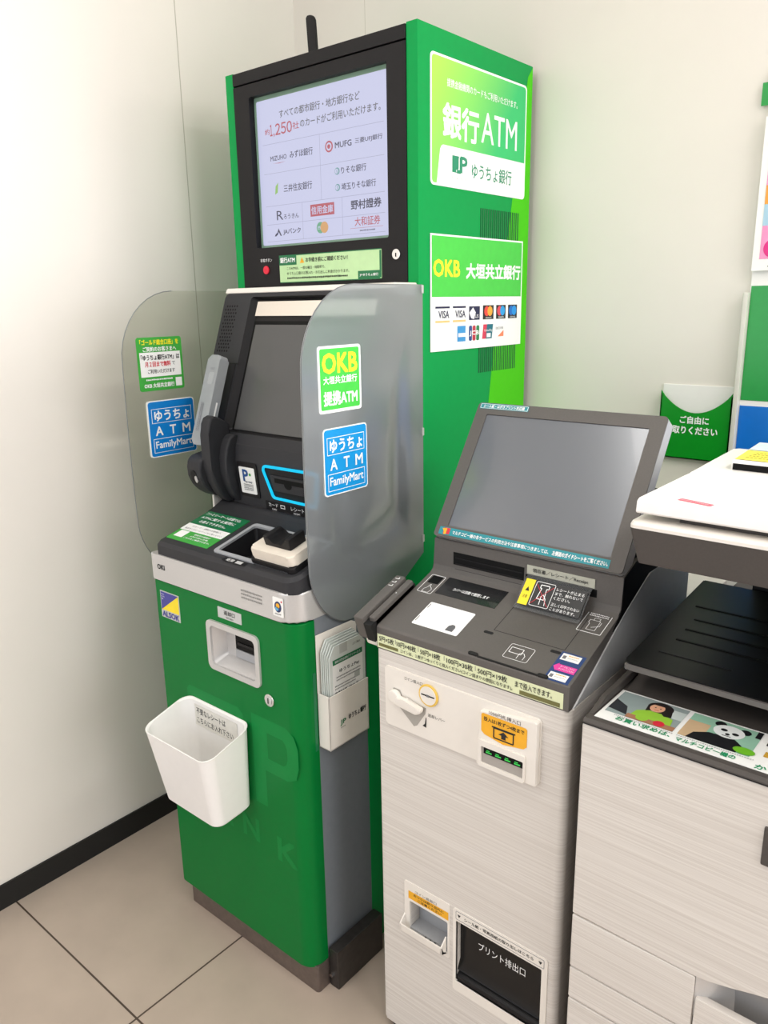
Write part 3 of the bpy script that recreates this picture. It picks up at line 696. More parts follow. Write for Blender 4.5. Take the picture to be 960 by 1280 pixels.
g.poly(f7, [(u(.535), .019), (u(.60), .019), (u(.612), .0510), (u(.548), .0510)], cl('up_red', (222, 60, 90))); g.poly(f7, [(u(.575), .019), (u(.645), .019), (u(.658), .0510), (u(.588), .0510)], cl('up_teal', (20, 110, 130)), .0005); g.text(f7, 'UnionPay', u(.603), .0370, WPRINT, w=.034, h=.0070, d=.0007); g.rect(f7, u(.585), u(.63), .022, .031, WPRINT, .0007)
g.text(f7, 'DISCOVER', u(.735), .0410, GPRINT, w=.032, h=.0055); g.poly(f7, [(u(.715), .022), (u(.785), .022), (u(.785), .036)], cl('card_coral', (246, 140, 100)))
g.build('card_sign', tower, label='sign listing accepted payment cards', smooth=False)

# handset, bin, leaflets, antenna ------------------------------------------------
hh = Fr(Vector((-.451, -.195, 1.14))+Vector((0, -.9409, .3387))*.020, (1, 0, 0), hv)
T = thing('telephone_handset', 'light grey telephone handset resting upright in the cradle left of the screen', 'telephone', hh(0, .08, .01))
g = G(); g.fbox(hh, -.0215, .0215, -.022, .186, 0, .026, mat('handset_grey', (152, 156, 159), .45), .005, 0, (.010, .006, .010, .010), seg=3)
hb = g.build('handset_body', T)
g = G(); g.fbox(hh, -.006, .012, .118, .146, .026, .0266, mat('handset_button', (166, 170, 172), .4), .0, r=.004); g.text(hh, 'VOICE', .002, .154, GPRINT, w=.014, h=.005, d=.0264)
g.build('volume_button', T)
g = G()
for k in range(4): G().fbox(hh, .0215, .0228, -.012+k*.009, -.008+k*.009, .004, .022, SGREY).build('grip_rib', hb)
for k in range(2): g.dashes(Fr(hh(0, 0, .0264), hh.v, -hh.u), .01, .075, .004+k*.006, .0035, GPRINT, seed=k)
g.build('handset_print', hb, smooth=False)
g = G(); g.fbox(hh, .0216, .0222, 0.012, .080, .008, .012, PAPER); g.build('handset_sticker', T, smooth=False)

T = thing('waste_bin', 'small open white plastic receipt bin hung on the green door', 'waste bin', (-.26, -.45, .4))
def bloop(x0, x1, yb, yf, zb, zf, r, inset=0.0):
    out = []
    for x, y in rr_(x0+inset, x1-inset, yf+inset, yb-inset, r, 7):
        t = (y-yf)/(yb-yf); out.append(Vector((x, y, zf+(zb-zf)*t)))
    return out
g = G()
T_, B_ = (-.366, -.146, -.3865, -.5080, .600, .566, .026), (-.340, -.156, -.3865, -.4850, .405, .396, .022)
o_b = bloop(*B_, inset=.006); o_b = [Vector((p.x, p.y, p.z-.001)) for p in o_b]
g.loft([o_b, bloop(*B_[:4], B_[4]+.006, B_[5]+.006, B_[6]), bloop(*T_[:4], T_[4]-.004, T_[5]-.004, T_[6]), bloop(*T_[:4], T_[4], T_[5], T_[6], inset=-.001), bloop(*T_, inset=.0012), bloop(*T_[:4], T_[4]-.003, T_[5]-.003, T_[6], inset=.0035), bloop(*B_[:4], B_[4]+.01, B_[5]+.01, B_[6], inset=.003)], WHITE, cap0=True, cap1=True)
bb = g.build('bin_body', T)
fbk = Fr((-.256, -.3865-.0042, .5), (1, 0, 0), (0, 0, 1))
g = G(); g.fbox(fbk, -.078, .066, .038, .088, .0, .0004, mat('clear_tape', (226, 222, 214), .3)); g.text(fbk, '不要なレシートは', -.022, .074, DPRINT, w=.100, h=.0150, bold=.01); g.text(fbk, 'こちらにお入れ下さい', -.010, .052, DPRINT, w=.124, h=.0150, bold=.01)
g.build('bin_sticker', T, label='clear label with black lettering', smooth=False)

T = thing('leaflet_holder', 'white plastic leaflet holder on the grey side of the cash machine', 'leaflet holder', (.017, -.28, .58))
g = G(); g.prism(side(0), [(-.338, .582), (-.222, .582), (-.222, .813), (-.236, .8205), (-.338, .8215)], .001, .003, WARMW, .0006); g.build('back_plate', T)
g = G()
g.fbox(side(0), -.338, -.222, .582, .6985, .0295, .032, WARMW, .0008); g.fbox(side(0), -.338, -.3355, .582, .700, .001, .032, WARMW, .0006); g.fbox(side(0), -.2245, -.222, .582, .6975, .001, .032, WARMW, .0006); g.fbox(side(0), -.338, -.222, .582, .5845, .001, .032, WARMW, .0006)
hp = g.build('pocket', T)
f8 = side(.0322); g = G(); g.text(f8, 'JP', -.300, .632, PDGREEN, w=.016, h=.012, bold=.08); g.text(f8, 'BANK', -.300, .622, GPRINT, w=.014, h=.003); g.text(f8, 'ゆうちょ銀行', -.258, .636, DPRINT, w=.052, h=.0120, bold=.03); g.build('pocket_print', hp, smooth=False)
ENV = mat('envelope_paper', (214, 220, 216), .5)
def env(i, front_one):
    x = .0080+i*.0042; lift = .004*(4-i)
    f = side(x); y0, y1, z0, z1 = -.333+i*.0012, -.229+i*.0012, .588, .809-i*.003
    g = G(); g.prism(f, [(y0, z0), (y1, z0), (y1, z1-.016), (y1-.014, z1), (y0+.014, z1), (y0, z1-.022)], 0, .0022, ENV, .0004)
    o = g.build('leaflet', origin=True, smooth=False)
    if front_one:
        g = G(); ff = f.at(0, 0, .0024)
        g.rect(ff, y0+.008, y1-.008, .690, .766, PAPER, .0001)
        g.rect(ff, y0+.009, y1-.009, .758, .769, PDGREEN, .0003); g.text(ff, '無料の貯金通帳アプリサービス', (y0+y1)/2, .7635, WPRINT, w=.074, h=.0055)
        g.text(ff, 'ゆうちょPay', -.272, .741, DPRINT, w=.058, h=.009, bold=.02); g.text(ff, 'JP BANK カード', -.282, .697, DPRINT, w=.07, h=.0065, bold=.03); g.text(ff, 'よりご案内', -.250, .785, DPRINT, w=.022, h=.005)
        for k in range(2): g.dashes(ff, -.310, -.24, .730-k*.006, .003, GPRINT, seed=k)
        for k in range(2): g.dashes(ff, -.315, -.255, .712-k*.006, .003, GPRINT, seed=k+5)
        g.rect(ff, -.299, -.277, .777, .797, mat('pale_grey_square', (190, 194, 190), .6)); g.rect(ff, -.258, -.242, .710, .724, mat('pale_grey_square'))
        q = g.build('leaflet_print', None, smooth=False); q.parent = o; q.matrix_parent_inverse = Matrix.Translation(-o.location)
        tag(o, 'printed leaflet with a green heading band, foremost in the white holder', 'leaflet', 'leaflets in the holder')
    else: tag(o, 'pale leaflet tucked behind the printed front leaflet in the white holder', 'leaflet', 'leaflets in the holder')
for i in range(5): env(i, i == 4)
g = G(); fa = Fr((-.325, .05, 1.9505), (1, 0, 0), (-.06, 0, 1)); g.fbox(fa, -.0115, .0115, 0, .088, -.004, .004, BLACK, .002, rs=(.002, .002, .011, .004)); g.fbox(fa, -.013, .013, 0, .012, -.008, .008, BLACK, .002)
tag(g.build('antenna', origin=True), 'flat black radio antenna standing on top of the green tower', 'antenna')

# ------------------------------------------------------------------ payment kiosk
K = thing('payment_kiosk', 'white and charcoal coin payment kiosk with a large tilted touch screen', 'payment kiosk', (.345, -.1, 0))
g = G(); g.prism(XY, rr_(.157, .5355, -.336, .40, rs=(.006, .014, .004, .004), seg=6), .018, .8415, STREAK, .004, 2)
kb = g.build('kiosk_body', K)
g = G()
g.prism(fx, [(-.326, .842), (.142, .842), (.142, .985), (-.058, .985), (-.155, .940)], .505, .5355, KSILV, .002); g.build('side_panel', K)
for i, (x, y) in enumerate(((.18, -.31), (.51, -.31), (.18, .11), (.51, .11))): G().prism(XY, circ(x, y, .018), 0, .018, BLACK).build('foot', K)
# deck
dkf = Fr((.157, -.336, .883), (1, 0, 0), (0, .9453, .3261))
g = G()
g.prism(fx, [(-.337, .8405), (-.337, .8815), (-.333, .8845), (-.178, .9375), (-.168, .944), (-.1645, .954), (-.163, 1.004), (-.12, 1.02), (.02, 1.02), (.02, .8405)], .157, .5335, KDARK, .0015)
kd = g.build('deck', K)
g = G(); g.prism(fx, [(-.195, .922), (-.15, .938), (-.06, .982), (.14, .982), (.14, 1.019), (-.118, 1.019), (-.162, 1.002), (-.1635, .952), (-.176, .938)], .5325, .5345, PIT); g.build('side_trim', kd)
g = G(); g.rect(front(-.337), .1595, .5245, .8435, .8695, PALEY, .0006)
f9 = front(-.3378); xs = [.181, .2255, .277, .337, .400]
for x, t, wd in zip(xs, ('5円×5枚', '10円×40枚', '50円×18枚', '100円×30枚', '500円×19枚'), (.033, .042, .042, .052, .055)): g.text(f9, t, x, .8618, DPRINT, w=wd, h=.0108, bold=.012)
for x in (.2015, .2515, .306, .368): g.rect(f9, x-.0004, x+.0004, .8595, .868, GPRINT, .0003)
g.text(f9, 'まで投入できます。', .474, .8605, DPRINT, w=.064, h=.0108, bold=.012); g.text(f9, 'コインは、１枚ずつゆっくりと投入ください(コイン詰まりの原因になります)。', .325, .8500, DPRINT, w=.225, h=.0078, bold=.01)
g.rect(f9, .163, .207, .8470, .8528, OLIVE, .0003); g.rect(f9, .450, .5195, .8450, .8520, OLIVE, .0003)
g.build('price_strip', kd, label='pale green strip of coin limits', smooth=False)
g = G(); g.fbox(front(-.1637), .045+.157, .353, .9455, .985, -.002, .0006, PIT); 
for k in range(3): g.fbox(front(-.1643), .206, .349, .951+k*.011, .953+k*.011, 0, .0008, BLACK)
g.build('output_slot', kd, smooth=False)
g = G(); g.fbox(dkf, .046, .174, .118, .168, .0, .0008, mat('glossy_cover', (34, 34, 36), .22, coat=.3)); g.text(dkf, 'カバーは自動で開閉します', .112, .139, WPRINT, w=.076, h=.0085, d=.0012, bold=.01); g.build('sliding_cover', kd, smooth=False)
g = G(); g.fbox(dkf, .056, .152, .030, .093, 0, .0008, CARDW, r=.003); g.poly(dkf, [(.124, .036), (.139, .036), (.139, .047), (.136, .052), (.130, .053), (.125, .048)], mat('thumb_grey', (96, 96, 100), .5), .0011); g.rect(dkf, .0585, .060, .038, .052, DPRINT, .0011); g.rect(dkf, .0585, .060, .076, .088, DPRINT, .0011); g.build('touch_pad', kd, label='white pad on the deck', smooth=False)
def outline(g, f, x0, x1, y0, y1, t, m, r=.003, d=.0004): g.ring(f, rr_(x0, x1, y0, y1, r), rr_(x0+t, x1-t, y0+t, y1-t, max(r-t, .0005)), 0, d, m)
g = G(); outline(g, dkf, .008, .040, .112, .166, .0008, WPRINT); g.rect(dkf, .0125, .036, .141, .163, PIT, .0004)
hand = [(.018, .114), (.032, .114), (.034, .124), (.030, .129), (.0265, .131), (.0255, .137), (.0235, .137), (.0225, .128), (.018, .122)]
def stroke(g, f, pts, t, m, d=.0006, closed=True):
    L = len(pts)
    for i in range(L if closed else L-1):
        a = Vector(pts[i]); b = Vector(pts[(i+1) % L]); e = b-a
        if e.length < 1e-6: continue
        q = Vector((-e.y, e.x)).normalized()*t/2
        g.poly(f, [tuple(a-q), tuple(b-q), tuple(b+q), tuple(a+q)], m, d)
stroke(g, dkf, hand, .0009, WPRINT); g.build('sensor_label', kd, smooth=False)
g = G()
for a, b in (((.203, .069), (.333, .069)), ((.203, .069), (.203, .152)), ((.333, .069), (.333, .152)), ((.203, .152), (.203, .178))): stroke(g, dkf, [a, b], .0011, SEAM, .0004, False)
g.build('seam_line', kd, smooth=False)
for x, y in ((.198, .060), (.322, .060), (.203, .004), (.330, .003)): G().fbox(dkf, x-.009, x+.009, y-.003, y+.003, 0, .003 if y < .01 else .0006, SEAM, .0006 if y < .01 else 0, r=.0025).build('cover_tab', kd)
g = G(); stroke(g, dkf, [(.020, .008), (.10, .008)], .0007, SEAM, .0004, False); g.build('front_seam', kd, smooth=False)
g = G(); g.fbox(dkf, .212, .322, .0005, .0030, 0, .002, SEAM); g.build('reader_cover', kd, smooth=False)
g = G(); outline(g, dkf, .248, .292, .018, .052, .0008, WPRINT, .004); stroke(g, dkf, [(.253, .032), (.275, .032), (.275, .044), (.253, .044)], .0012, WPRINT)
stroke(g, dkf, [(.272, .022), (.272, .034), (.275, .036), (.279, .036), (.283, .031), (.283, .022)], .0010, WPRINT, .0008, False); g.build('card_icon', kd, smooth=False)
g = G(); g.fbox(dkf, .3315, .372, .001, .066, 0, .0006, NAVY); f10 = dkf.at(0, 0, .0007)
g.rect(f10, .335, .3665, .0475, .0625, PAPER); g.rect(f10, .3355, .3665, .004, .0185, PAPER); g.poly(f10, [(.333, .031), (.340, .040), (.340, .0375), (.3705, .0375), (.3705, .0235), (.340, .0235), (.340, .022)], PINK)
g.text(f10, 'カードをこちらに', .356, .0335, WPRINT, w=.024, h=.0036); g.text(f10, 'タッチしてください', .356, .0282, WPRINT, w=.025, h=.0036)
for z in (.0505, .007): g.rect(f10, .3375, .343, z, z+.007, GPRINT, .0005); g.dashes(f10, .346, .364, z+.008, .0025, ORANGE); g.dashes(f10, .346, .364, z+.003, .002, LGREYP)
g.build('card_label', kd, label='navy label with a pink arrow', smooth=False)
g = G(); outline(g, dkf, .326, .368, .121, .178, .0010, WPRINT, .002)
for k in range(3): g.dashes(dkf, .331, .3635, .172-k*.0045, .0028, WPRINT, seed=k)
stroke(g, dkf, [(.340, .128), (.340, .142), (.337, .146), (.337, .152), (.355, .152), (.355, .128)], .0008, WPRINT); stroke(g, dkf, [(.343, .152), (.343, .158), (.353, .158), (.353, .152)], .0008, WPRINT); stroke(g, dkf, [(.346, .134), (.358, .140), (.358, .150)], .0008, WPRINT, closed=False)
g.build('receipt_label', kd, smooth=False)
# receipt outlet with curved clear flap
g = G(); g.fbox(front(-.1637), .359, .486, .976, .992, 0, .0012, mat('flap_strip', (186, 186, 172), .5)); g.text(front(-.165), '領収書／レシート／Receipt', .4225, .984, DPRINT, w=.104, h=.0085, bold=.01)
g.fbox(front(-.1637), .356, .490, .945, .974, -.002, .0006, PIT)
ro = g.build('receipt_outlet', kd, smooth=False)
prof = [(-.1655, .976), (-.174, .972), (-.184, .962), (-.194, .950), (-.204, .938), (-.215, .930)]
g = G()
lo_pr = [[Vector((x, y, z)) for y, z in prof] for x in (.362, .478)]
flap_v = [[(.362, y, z), (.484, y, z)] for y, z in prof]
top_l = []
for (a, b), (c, d) in zip(flap_v, flap_v[1:]):
    for dz, m in ((0, FLAP),):
        k = g.mi(m); vs = [g.bm.verts.new(Vector(p)) for p in (c, d, b, a)]; g.bm.faces.new(vs).material_index = k
fl = g.build('flap', ro, label='clear curved flap over the receipt outlet')
ff = Fr((.364, -.2125, .9335), (1, 0, 0), (0, .0355, .0385)); Lf = math.hypot(.0355, .0385)
g = G(); g.rect(ff, .003, .117, .004, Lf, mat('flap_black', (28, 28, 30), .4), .0008); g.rect(ff, .003, .021, .004, Lf, mat('label_yellow'), .0012)
g.poly(ff, [(.008, .030), (.016, .030), (.012, .038)], DPRINT, .0014); g.text(ff, '注意', .012, .020, DPRINT, w=.009, h=.006, d=.0014)
outline(g, ff.at(0, 0, .0010), .024, .060, .006, Lf-.001, .0008, WPRINT)
stroke(g, ff, [(.034, .046), (.050, .046), (.050, .040), (.046, .040), (.048, .020), (.034, .020), (.037, .040), (.034, .040)], .0014, WPRINT, .0014); stroke(g, ff, [(.042, .010), (.041, .026), (.044, .029), (.050, .022), (.052, .010)], .0012, WPRINT, .0014, False)
stroke(g, ff, [(.026, .009), (.058, .046)], .0008, RED, .0016, False); stroke(g, ff, [(.058, .009), (.026, .046)], .0008, RED, .0016, False)
for k, t in enumerate(('レシートが止まる', 'まで、触れないで', 'ください。')): g.text(ff, t, .0635, .0445-k*.0080, WPRINT, w=(.050, .050, .030)[k], h=.0060, d=.0014, al='l', bold=.01)
for k, t in enumerate(('正しく印字されない', 'ことがあります。')): g.text(ff, t, .0635, .0165-k*.0080, WPRINT, w=(.051, .046)[k], h=.0058, d=.0014, al='l', bold=.01)
g.build('flap_print', ro, label='black caution print with a yellow edge', smooth=False)
# card reader at the deck's left
rf_ = Fr((.117, -.336, .8905), (1, 0, 0), (0, .9453, .3261))
g = G(); g.fbox(rf_, .0, .0225, -.016, .118, -.035, .013, KDARK, .004); g.fbox(rf_, .0225, .040, -.016, .118, -.035, .002, SEAM); g.fbox(rf_, .0265, .040, -.004, .116, -.03, .010, KDARK, .003)
g.fbox(rf_, .012, .040, -.012, .105, -.05, -.035, WARMW, .003)
rd = g.build('card_reader', K)
g = G()
for k in range(3): g.rect(rf_, .010-.004, .010+.005, .083+k*.011, .0845+k*.011, WPRINT, .0134); g.rect(rf_, .013, .015, .083+k*.011, .088+k*.011, WPRINT, .0134)
g.disc(rf_, .033, .072, .0012, WPRINT, .0104); g.build('reader_print', rd, smooth=False)
# tilted monitor
tilt = Vector((0, .153, .234)).normalized()
mf = Fr((.1575, -.168, 1.0115), (1, 0, 0), tilt)
MW, MH = .3745, .2805
g = G()
g.ring(mf, rr_(0, MW, 0, MH, .007), rr_(.0250, MW-.0265, .0235, .2565, .002), -.003, .0, KDARK, d_in=-.003)
g.loft([[mf(a, b, -.003) for a, b in rr_(0, MW, 0, MH, .007)], [mf(a, b, -.030) for a, b in rr_(0.0, MW, 0.0, MH, .007)], [mf(a, b, -.042) for a, b in rr_(.03, MW-.03, .02, MH-.03, .01)]], mat('monitor_side', (176, 175, 176), .35, metal=.15), cap0=False, cap1=True)
mo = g.build('monitor', K)
G().fbox(mf, .0240, MW-.0255, .0225, .2575, -.004, -.0022, KLCD).build('monitor_screen', mo, label='sleeping touch screen with a soft sheen', smooth=False)
g = G(); g.rect(mf, .010, MW-.024, .0045, .0195, TEAL, .0005); g.rect(mf, .020, .034, .0065, .0185, RED, .0008); g.poly(mf, [(.016, .0165), (.027, .0175), (.027, .006), (.022, .005), (.021, .011)], ORANGE, .0010)
g.text(mf, 'マルチコピー機の各サービスの利用方法や注意事項につきましては、', .1405, .0118, WPRINT, w=.200, h=.0074, bold=.02, d=.0009); g.text(mf, '左側面のガイドシートをご覧ください。', .2975, .0118, WPRINT, w=.1, h=.0080, bold=.03, d=.0009)
g.build('lower_label', mo, label='teal strip under the screen', smooth=False)
g = G(); g.rect(mf, .0050, .112, .2675, .2790, TEAL, .0005); g.text(mf, 'シール紙・はがきプリント対応機', .0585, .2732, WPRINT, w=.090, h=.0066, bold=.03, d=.0008); outline(g, mf.at(0, 0, .0005), .0065, .1105, .2685, .2780, .0006, WPRINT, .001); g.build('upper_label', mo, label='small teal label at the top corner', smooth=False)
g = G(); g.prism(fx, [(-.150, .96), (-.150, 1.005), (-.122, 1.022), (-.062, 1.11), (.04, 1.11), (.04, .96)], .190, .525, PIT, .002)
g.build('monitor_stand', K)
# coin panel
kfz = front(-.336)
g = G(); g.prism(kfz, rr_(.178, .4905, .700, .8140, .005), 0, .004, WARMW, .0015)
g.prism(kfz, [(.379, .701), (.4895, .701), (.4895, .811), (.484, .813), (.385, .80)], .003, .014, WARMW, .004)
cp = g.build('coin_panel', kb)
f11 = front(-.3402); g = G()
g.prism(f11, circ(.276, .7868, .0205), 0, .003, mat('amber_ring', (236, 196, 90), .35), .001); g.prism(f11, circ(.276, .7868, .0170), .003, .0036, WARMW); g.rect(f11, .262, .290, .7855, .7880, PIT, .0039); g.rect(f11, .273, .279, .7845, .7890, GPRINT, .0042)
g.build('coin_slot', cp); 
g = G(); g.poly(f11, [(.198, .777), (.213, .776), (.218, .764), (.270, .760), (.268, .748), (.250, .720), (.243, .716), (.236, .722), (.195, .756), (.192, .766)], mat('lever_recess', (172, 167, 160), .5), .0004)
g.prism(f11, circ(.204, .7640, .0120), .0, .012, WARMW, .003); g.prism(f11, [(.204, .752), (.255, .746), (.266, .752), (.268, .762), (.230, .764), (.214, .770)], .002, .014, WARMW, .004)
g.build('return_lever', cp)
g = G(); g.text(f11, 'コイン投入口', .2425, .8030, DPRINT, w=.040, h=.0065); g.build('coin_caption', cp, smooth=False); g = G(); g.text(f11, '返却レバー', .292, .7490, DPRINT, w=.036, h=.0065)
g.poly(f11, [(.262, .724), (.270, .7225), (.2705, .742), (.269, .742), (.267, .729)], DPRINT)
g.build('lever_caption', cp, smooth=False); g = G()
f12 = front(-.3502); g.text(f12, '1000円札挿入口', .432, .8030, DPRINT, w=.058, h=.0072, d=.0004)
g.build('bill_caption', cp, smooth=False)
g = G(); g.poly(f12, [(.389, .766), (.395, .761), (.430, .7545), (.467, .7605), (.473, .766), (.473, .7955), (.470, .798), (.392, .798), (.389, .7955)], ORANGE); g.text(f12, '投入は1枚ずつ4枚まで', .431, .7895, DPRINT, w=.074, h=.0075, bold=.02)
stroke(g, f12, [(.413, .7615), (.449, .7615), (.449, .7790), (.413, .7790)], .0022, DPRINT, .0008); g.rect(f12, .4095, .4525, .7790, .7815, DPRINT, .0009); g.poly(f12, [(.427, .7640), (.435, .7640), (.435, .770), (.4405, .770), (.431, .777), (.4215, .770), (.427, .770)], DPRINT, .0008)
g.build('bill_label', cp, label='orange label above the bill slot', smooth=False)
g = G(); g.ring(f12, rr_(.3855, .4715, .7030, .7505, .004), rr_(.391, .4690, .7095, .7400, .002), 0, .004, WARMW, d_in=.0005)
g.rect(f12, .390, .470, .708, .741, mat('bill_recess', (168, 162, 156), .5), .0006); g.fbox(f12, .3955, .4690, .7275, .7375, .0006, .002, PIT)
bs = g.build('bill_slot', cp)
g = G()
for k in range(4): g.rect(f12, .400+k*.0175, .411+k*.0175, .7300, .7325, GLED, .0024); g.rect(f12, .401+k*.0175, .407+k*.0175, .7335, .7352, GLED, .0024)
g.build('green_lights', bs, smooth=False)
# coin return and print exit
cut(kb, .2255, .3160, -.36, -.300, .272, .3405); cut(kb, .3335, .5075, -.36, -.285, .2215, .3550)
g = G(); g.ring(kfz, rr_(.2145, .3190, .262, .3805, .004), rr_(.2265, .3150, .273, .3395, .003), 0, .0015, WARMW, d_in=-.004)
g.fbox(kfz, .2262, .3153, .272, .3405, -.034, -.030, SGREY); g.fbox(kfz, .2262, .3153, .2735, .279, -.03, .0, SGREY)
g.prism(fx, [(-.337, .268), (-.352, .276), (-.3535, .292), (-.3505, .292), (-.348, .279), (-.337, .273)], .214, .3125, WARMW, .001); 
for x in (.214, .310): g.prism(fx, [(-.337, .268), (-.352, .276), (-.3535, .292), (-.337, .306)], x, x+.0025, WARMW)
cr_ = g.build('coin_return', kb)
g = G(); g.rect(kfz, .2245, .3170, .3450, .3620, ORANGE, .0018); g.text(kfz, 'コイン返却口', .265, .3660, DPRINT, w=.05, h=.006, d=.0018); g.text(kfz, 'おつりは取り忘れに', .272, .3575, DPRINT, w=.070, h=.0055, d=.0022, bold=.02); g.text(kfz, 'ご注意ください', .274, .3500, DPRINT, w=.055, h=.0055, d=.0022, bold=.02)
g.build('return_sticker', cr_, label='orange reminder label', smooth=False); g = G()
for k in range(3): g.rect(kfz, .262+k*.011, .266+k*.011, .2725, .2775, DPRINT, .0005)
g.build('drain_mark', cr_, smooth=False)
g = G(); g.ring(kfz, rr_(.3270, .5185, .200, .3805, .005), rr_(.3335, .5075, .2215, .3550, .002), 0, .0015, WARMW, d_in=-.004)
g.fbox(kfz, .3330, .5080, .221, .3555, -.05, -.046, PIT); g.prism(fx, [(-.331, .243), (-.322, .262), (-.322, .3555), (-.320, .3555), (-.320, .243)], .3335, .5075, mat('smoked_flap', (16, 16, 17), .25, coat=.1, spec=.3)); g.prism(fx, [(-.334, .222), (-.334, .232), (-.318, .240), (-.3, .240), (-.3, .222)], .3335, .5075, BLACK, .001)
pe = g.build('print_exit', kb)
g = G(); g.text(front(-.3222), 'プリント排出口', .4215, .3125, WPRINT, w=.096, h=.0170, bold=.0, d=.0008)
outline(g, kfz.at(0, 0, .0015), .3335, .512, .3590, .3765, .0006, GPRINT, .002); g.text(kfz, 'シール紙・写真用紙の取り出しはこちら', .422, .3675, DPRINT, w=.140, h=.0070, d=.0020, bold=.02)
for x in (.3405, .505): g.poly(kfz, [(x-.0035, .3705), (x+.0035, .3705), (x, .3645)], DPRINT, .0020)
g.build('exit_print', pe, smooth=False)

# ------------------------------------------------------------------ copier
P = thing('copier', 'large white office copier with charcoal trim and a black output tray', 'copier', (.88, -.1, 0))
PF = -.36
cf = front(PF)
g = G(); g.box(.5675, 1.20, PF+.058, .40, .03, .846, CDARK, .004); g.box(.5675, .60, PF+.0125, PF+.06, .03, .846, CDARK); g.box(.58, 1.19, PF+.03, .19, 0, .03, BLACK); g.box(.563, .5675, PF+.03, .2, .03, .84, SEAM) if False else None  # body sides coloured charcoal to put shade into the gap beside the kiosk
cb = g.build('copier_body', P)
def panel(name, z0, z1, x1=1.2, notch=False):
    g = G()
    if notch: g.prism(cf, [(.5665, z0), (.7555, z0), (.770, z0+.0015), (.80, z0+.009), (.83, z0+.018), (.86, z0+.026), (.95, z0+.04), (1.2, z0+.04), (1.2, z1), (.5665, z1)], -.012, 0, STREAK, .003)
    else: g.fbox(cf, .5665, x1, z0, z1, -.012, 0, STREAK, .003)
    return g.build(name, P)
fc = panel('front_cover', .5185, .8465, notch=True)
g = G(); g.fbox(cf, .8195, .86, .737, .792, -.004, .004, CDARK, .002); g.build('latch', fc)
d1 = panel('drawer', .4195, .5165, x1=.7555)
g = G()
nb = 8; row = []
for i in range(nb+1):
    t = i/nb; yy = PF+.004+.040*math.sin(math.pi*min(1, t*1.0)*.5); row.append((yy, .560-.11*t))
loops = [[Vector((.7555+(x-.7555), yy if x > .78 else PF+.001+(yy-PF)*.35*((x-.7555)/.0245+.1), z)) for yy, z in row] for x in (.7560, .765, .780, .80, .90, 1.199)]
k = g.mi(SILVER)
R = [[g.bm.verts.new(p) for p in l] for l in loops]
for a, b in zip(R, R[1:]):
    for j in range(nb): g.bm.faces.new((a[j], b[j], b[j+1], a[j+1])).material_index = k
sc = g.build('grip_recess', d1, label='silver scooped grip')
g = G(); g.prism(cf, [(.7570, .4195), (1.2, .4195), (1.2, .480), (.7585, .4835)], -.012, .001, STREAK, .002); g.build('grip_plate', d1)
panel('drawer', .3595, .4175); panel('drawer', .19, .3575); panel('drawer', .04, .188)
g = G()
g.prism(fx, [(PF-.001, .8465), (PF-.001, .851), (PF+.004, .8555), (.40, .8555), (.40, .8465)], .5675, 1.2, CDARK, .001)
g.prism(fx, [(-.345, .8555), (-.30, .868), (-.16, .872), (.02, .890), (.02, .8555)], .5675, .5765, CDARK, .002)
g.prism(fx, [(-.245, .8545), (-.12, .868), (0.18, .868), (.18, .8545)], .578, 1.2, CDARK, .002)
g.fbox(front(PF-.001), .5675, 1.2, .8475, .8488, 0, .0008, SEAM)
g.build('top_deck', P)
fp = Fr((0, 0, .8558), (1, 0, 0), (0, 1, 0))
g = G(); g.fbox(fp, .5785, .98, -.3465, -.2465, 0, .0006, PAPER); f13 = Fr((0, 0, .8566), (1, 0, 0), (0, 1, 0))
PHB = mat('photo_grey', (150, 164, 164), .4); SK = mat('photo_skin', (226, 170, 138), .5); LG = mat('photo_lime', (150, 200, 60), .5)
# left picture: a woman in a green top at a counter
a0, a1, b0, b1 = .5835, .6825, -.3225, -.2505
g.rect(f13, a0, a1, b0, b1, PHB, .0002); g.poly(f13, [(a0, b0+.012), (a0+.030, b0+.006), (a0+.022, b0+.030), (a0, b0+.044)], mat('photo_dark', (44, 46, 52), .5), .0004); g.rect(f13, a0+.055, a1, b0+.035, b0+.060, mat('photo_pale', (200, 210, 208), .5), .0003)
g.disc(f13, .646, -.269, .0185, mat('photo_hair', (36, 28, 28), .5), .0005, ry=.0165); g.poly(f13, [(.628, -.270), (.664, -.270), (.668, -.288), (.658, -.290), (.652, -.284), (.636, -.284), (.630, -.288)], mat('photo_hair'), .00065); g.poly(f13, [(.616, b0+.006), (.676, b0+.006), (.672, -.292), (.656, -.285), (.632, -.285), (.620, -.295)], LG, .0006); g.disc(f13, .6425, -.2725, .0105, SK, .0008, ry=.0125); g.poly(f13, [(.633, -.264), (.652, -.264), (.653, -.260), (.634, -.258)], mat('photo_hair'), .0010)
g.disc(f13, .6395, -.272, .0012, DPRINT, .0010); g.disc(f13, .6470, -.272, .0012, DPRINT, .0010); g.rect(f13, .640, .647, -.2798, -.2785, RED, .0010)
g.rect(f13, a0+.030, a1, b0, b0+.012, mat('photo_brown', (170, 120, 90), .5), .0007); g.disc(f13, .660, -.314, .008, RED, .0009); g.disc(f13, .635, -.312, .009, LG, .0009)
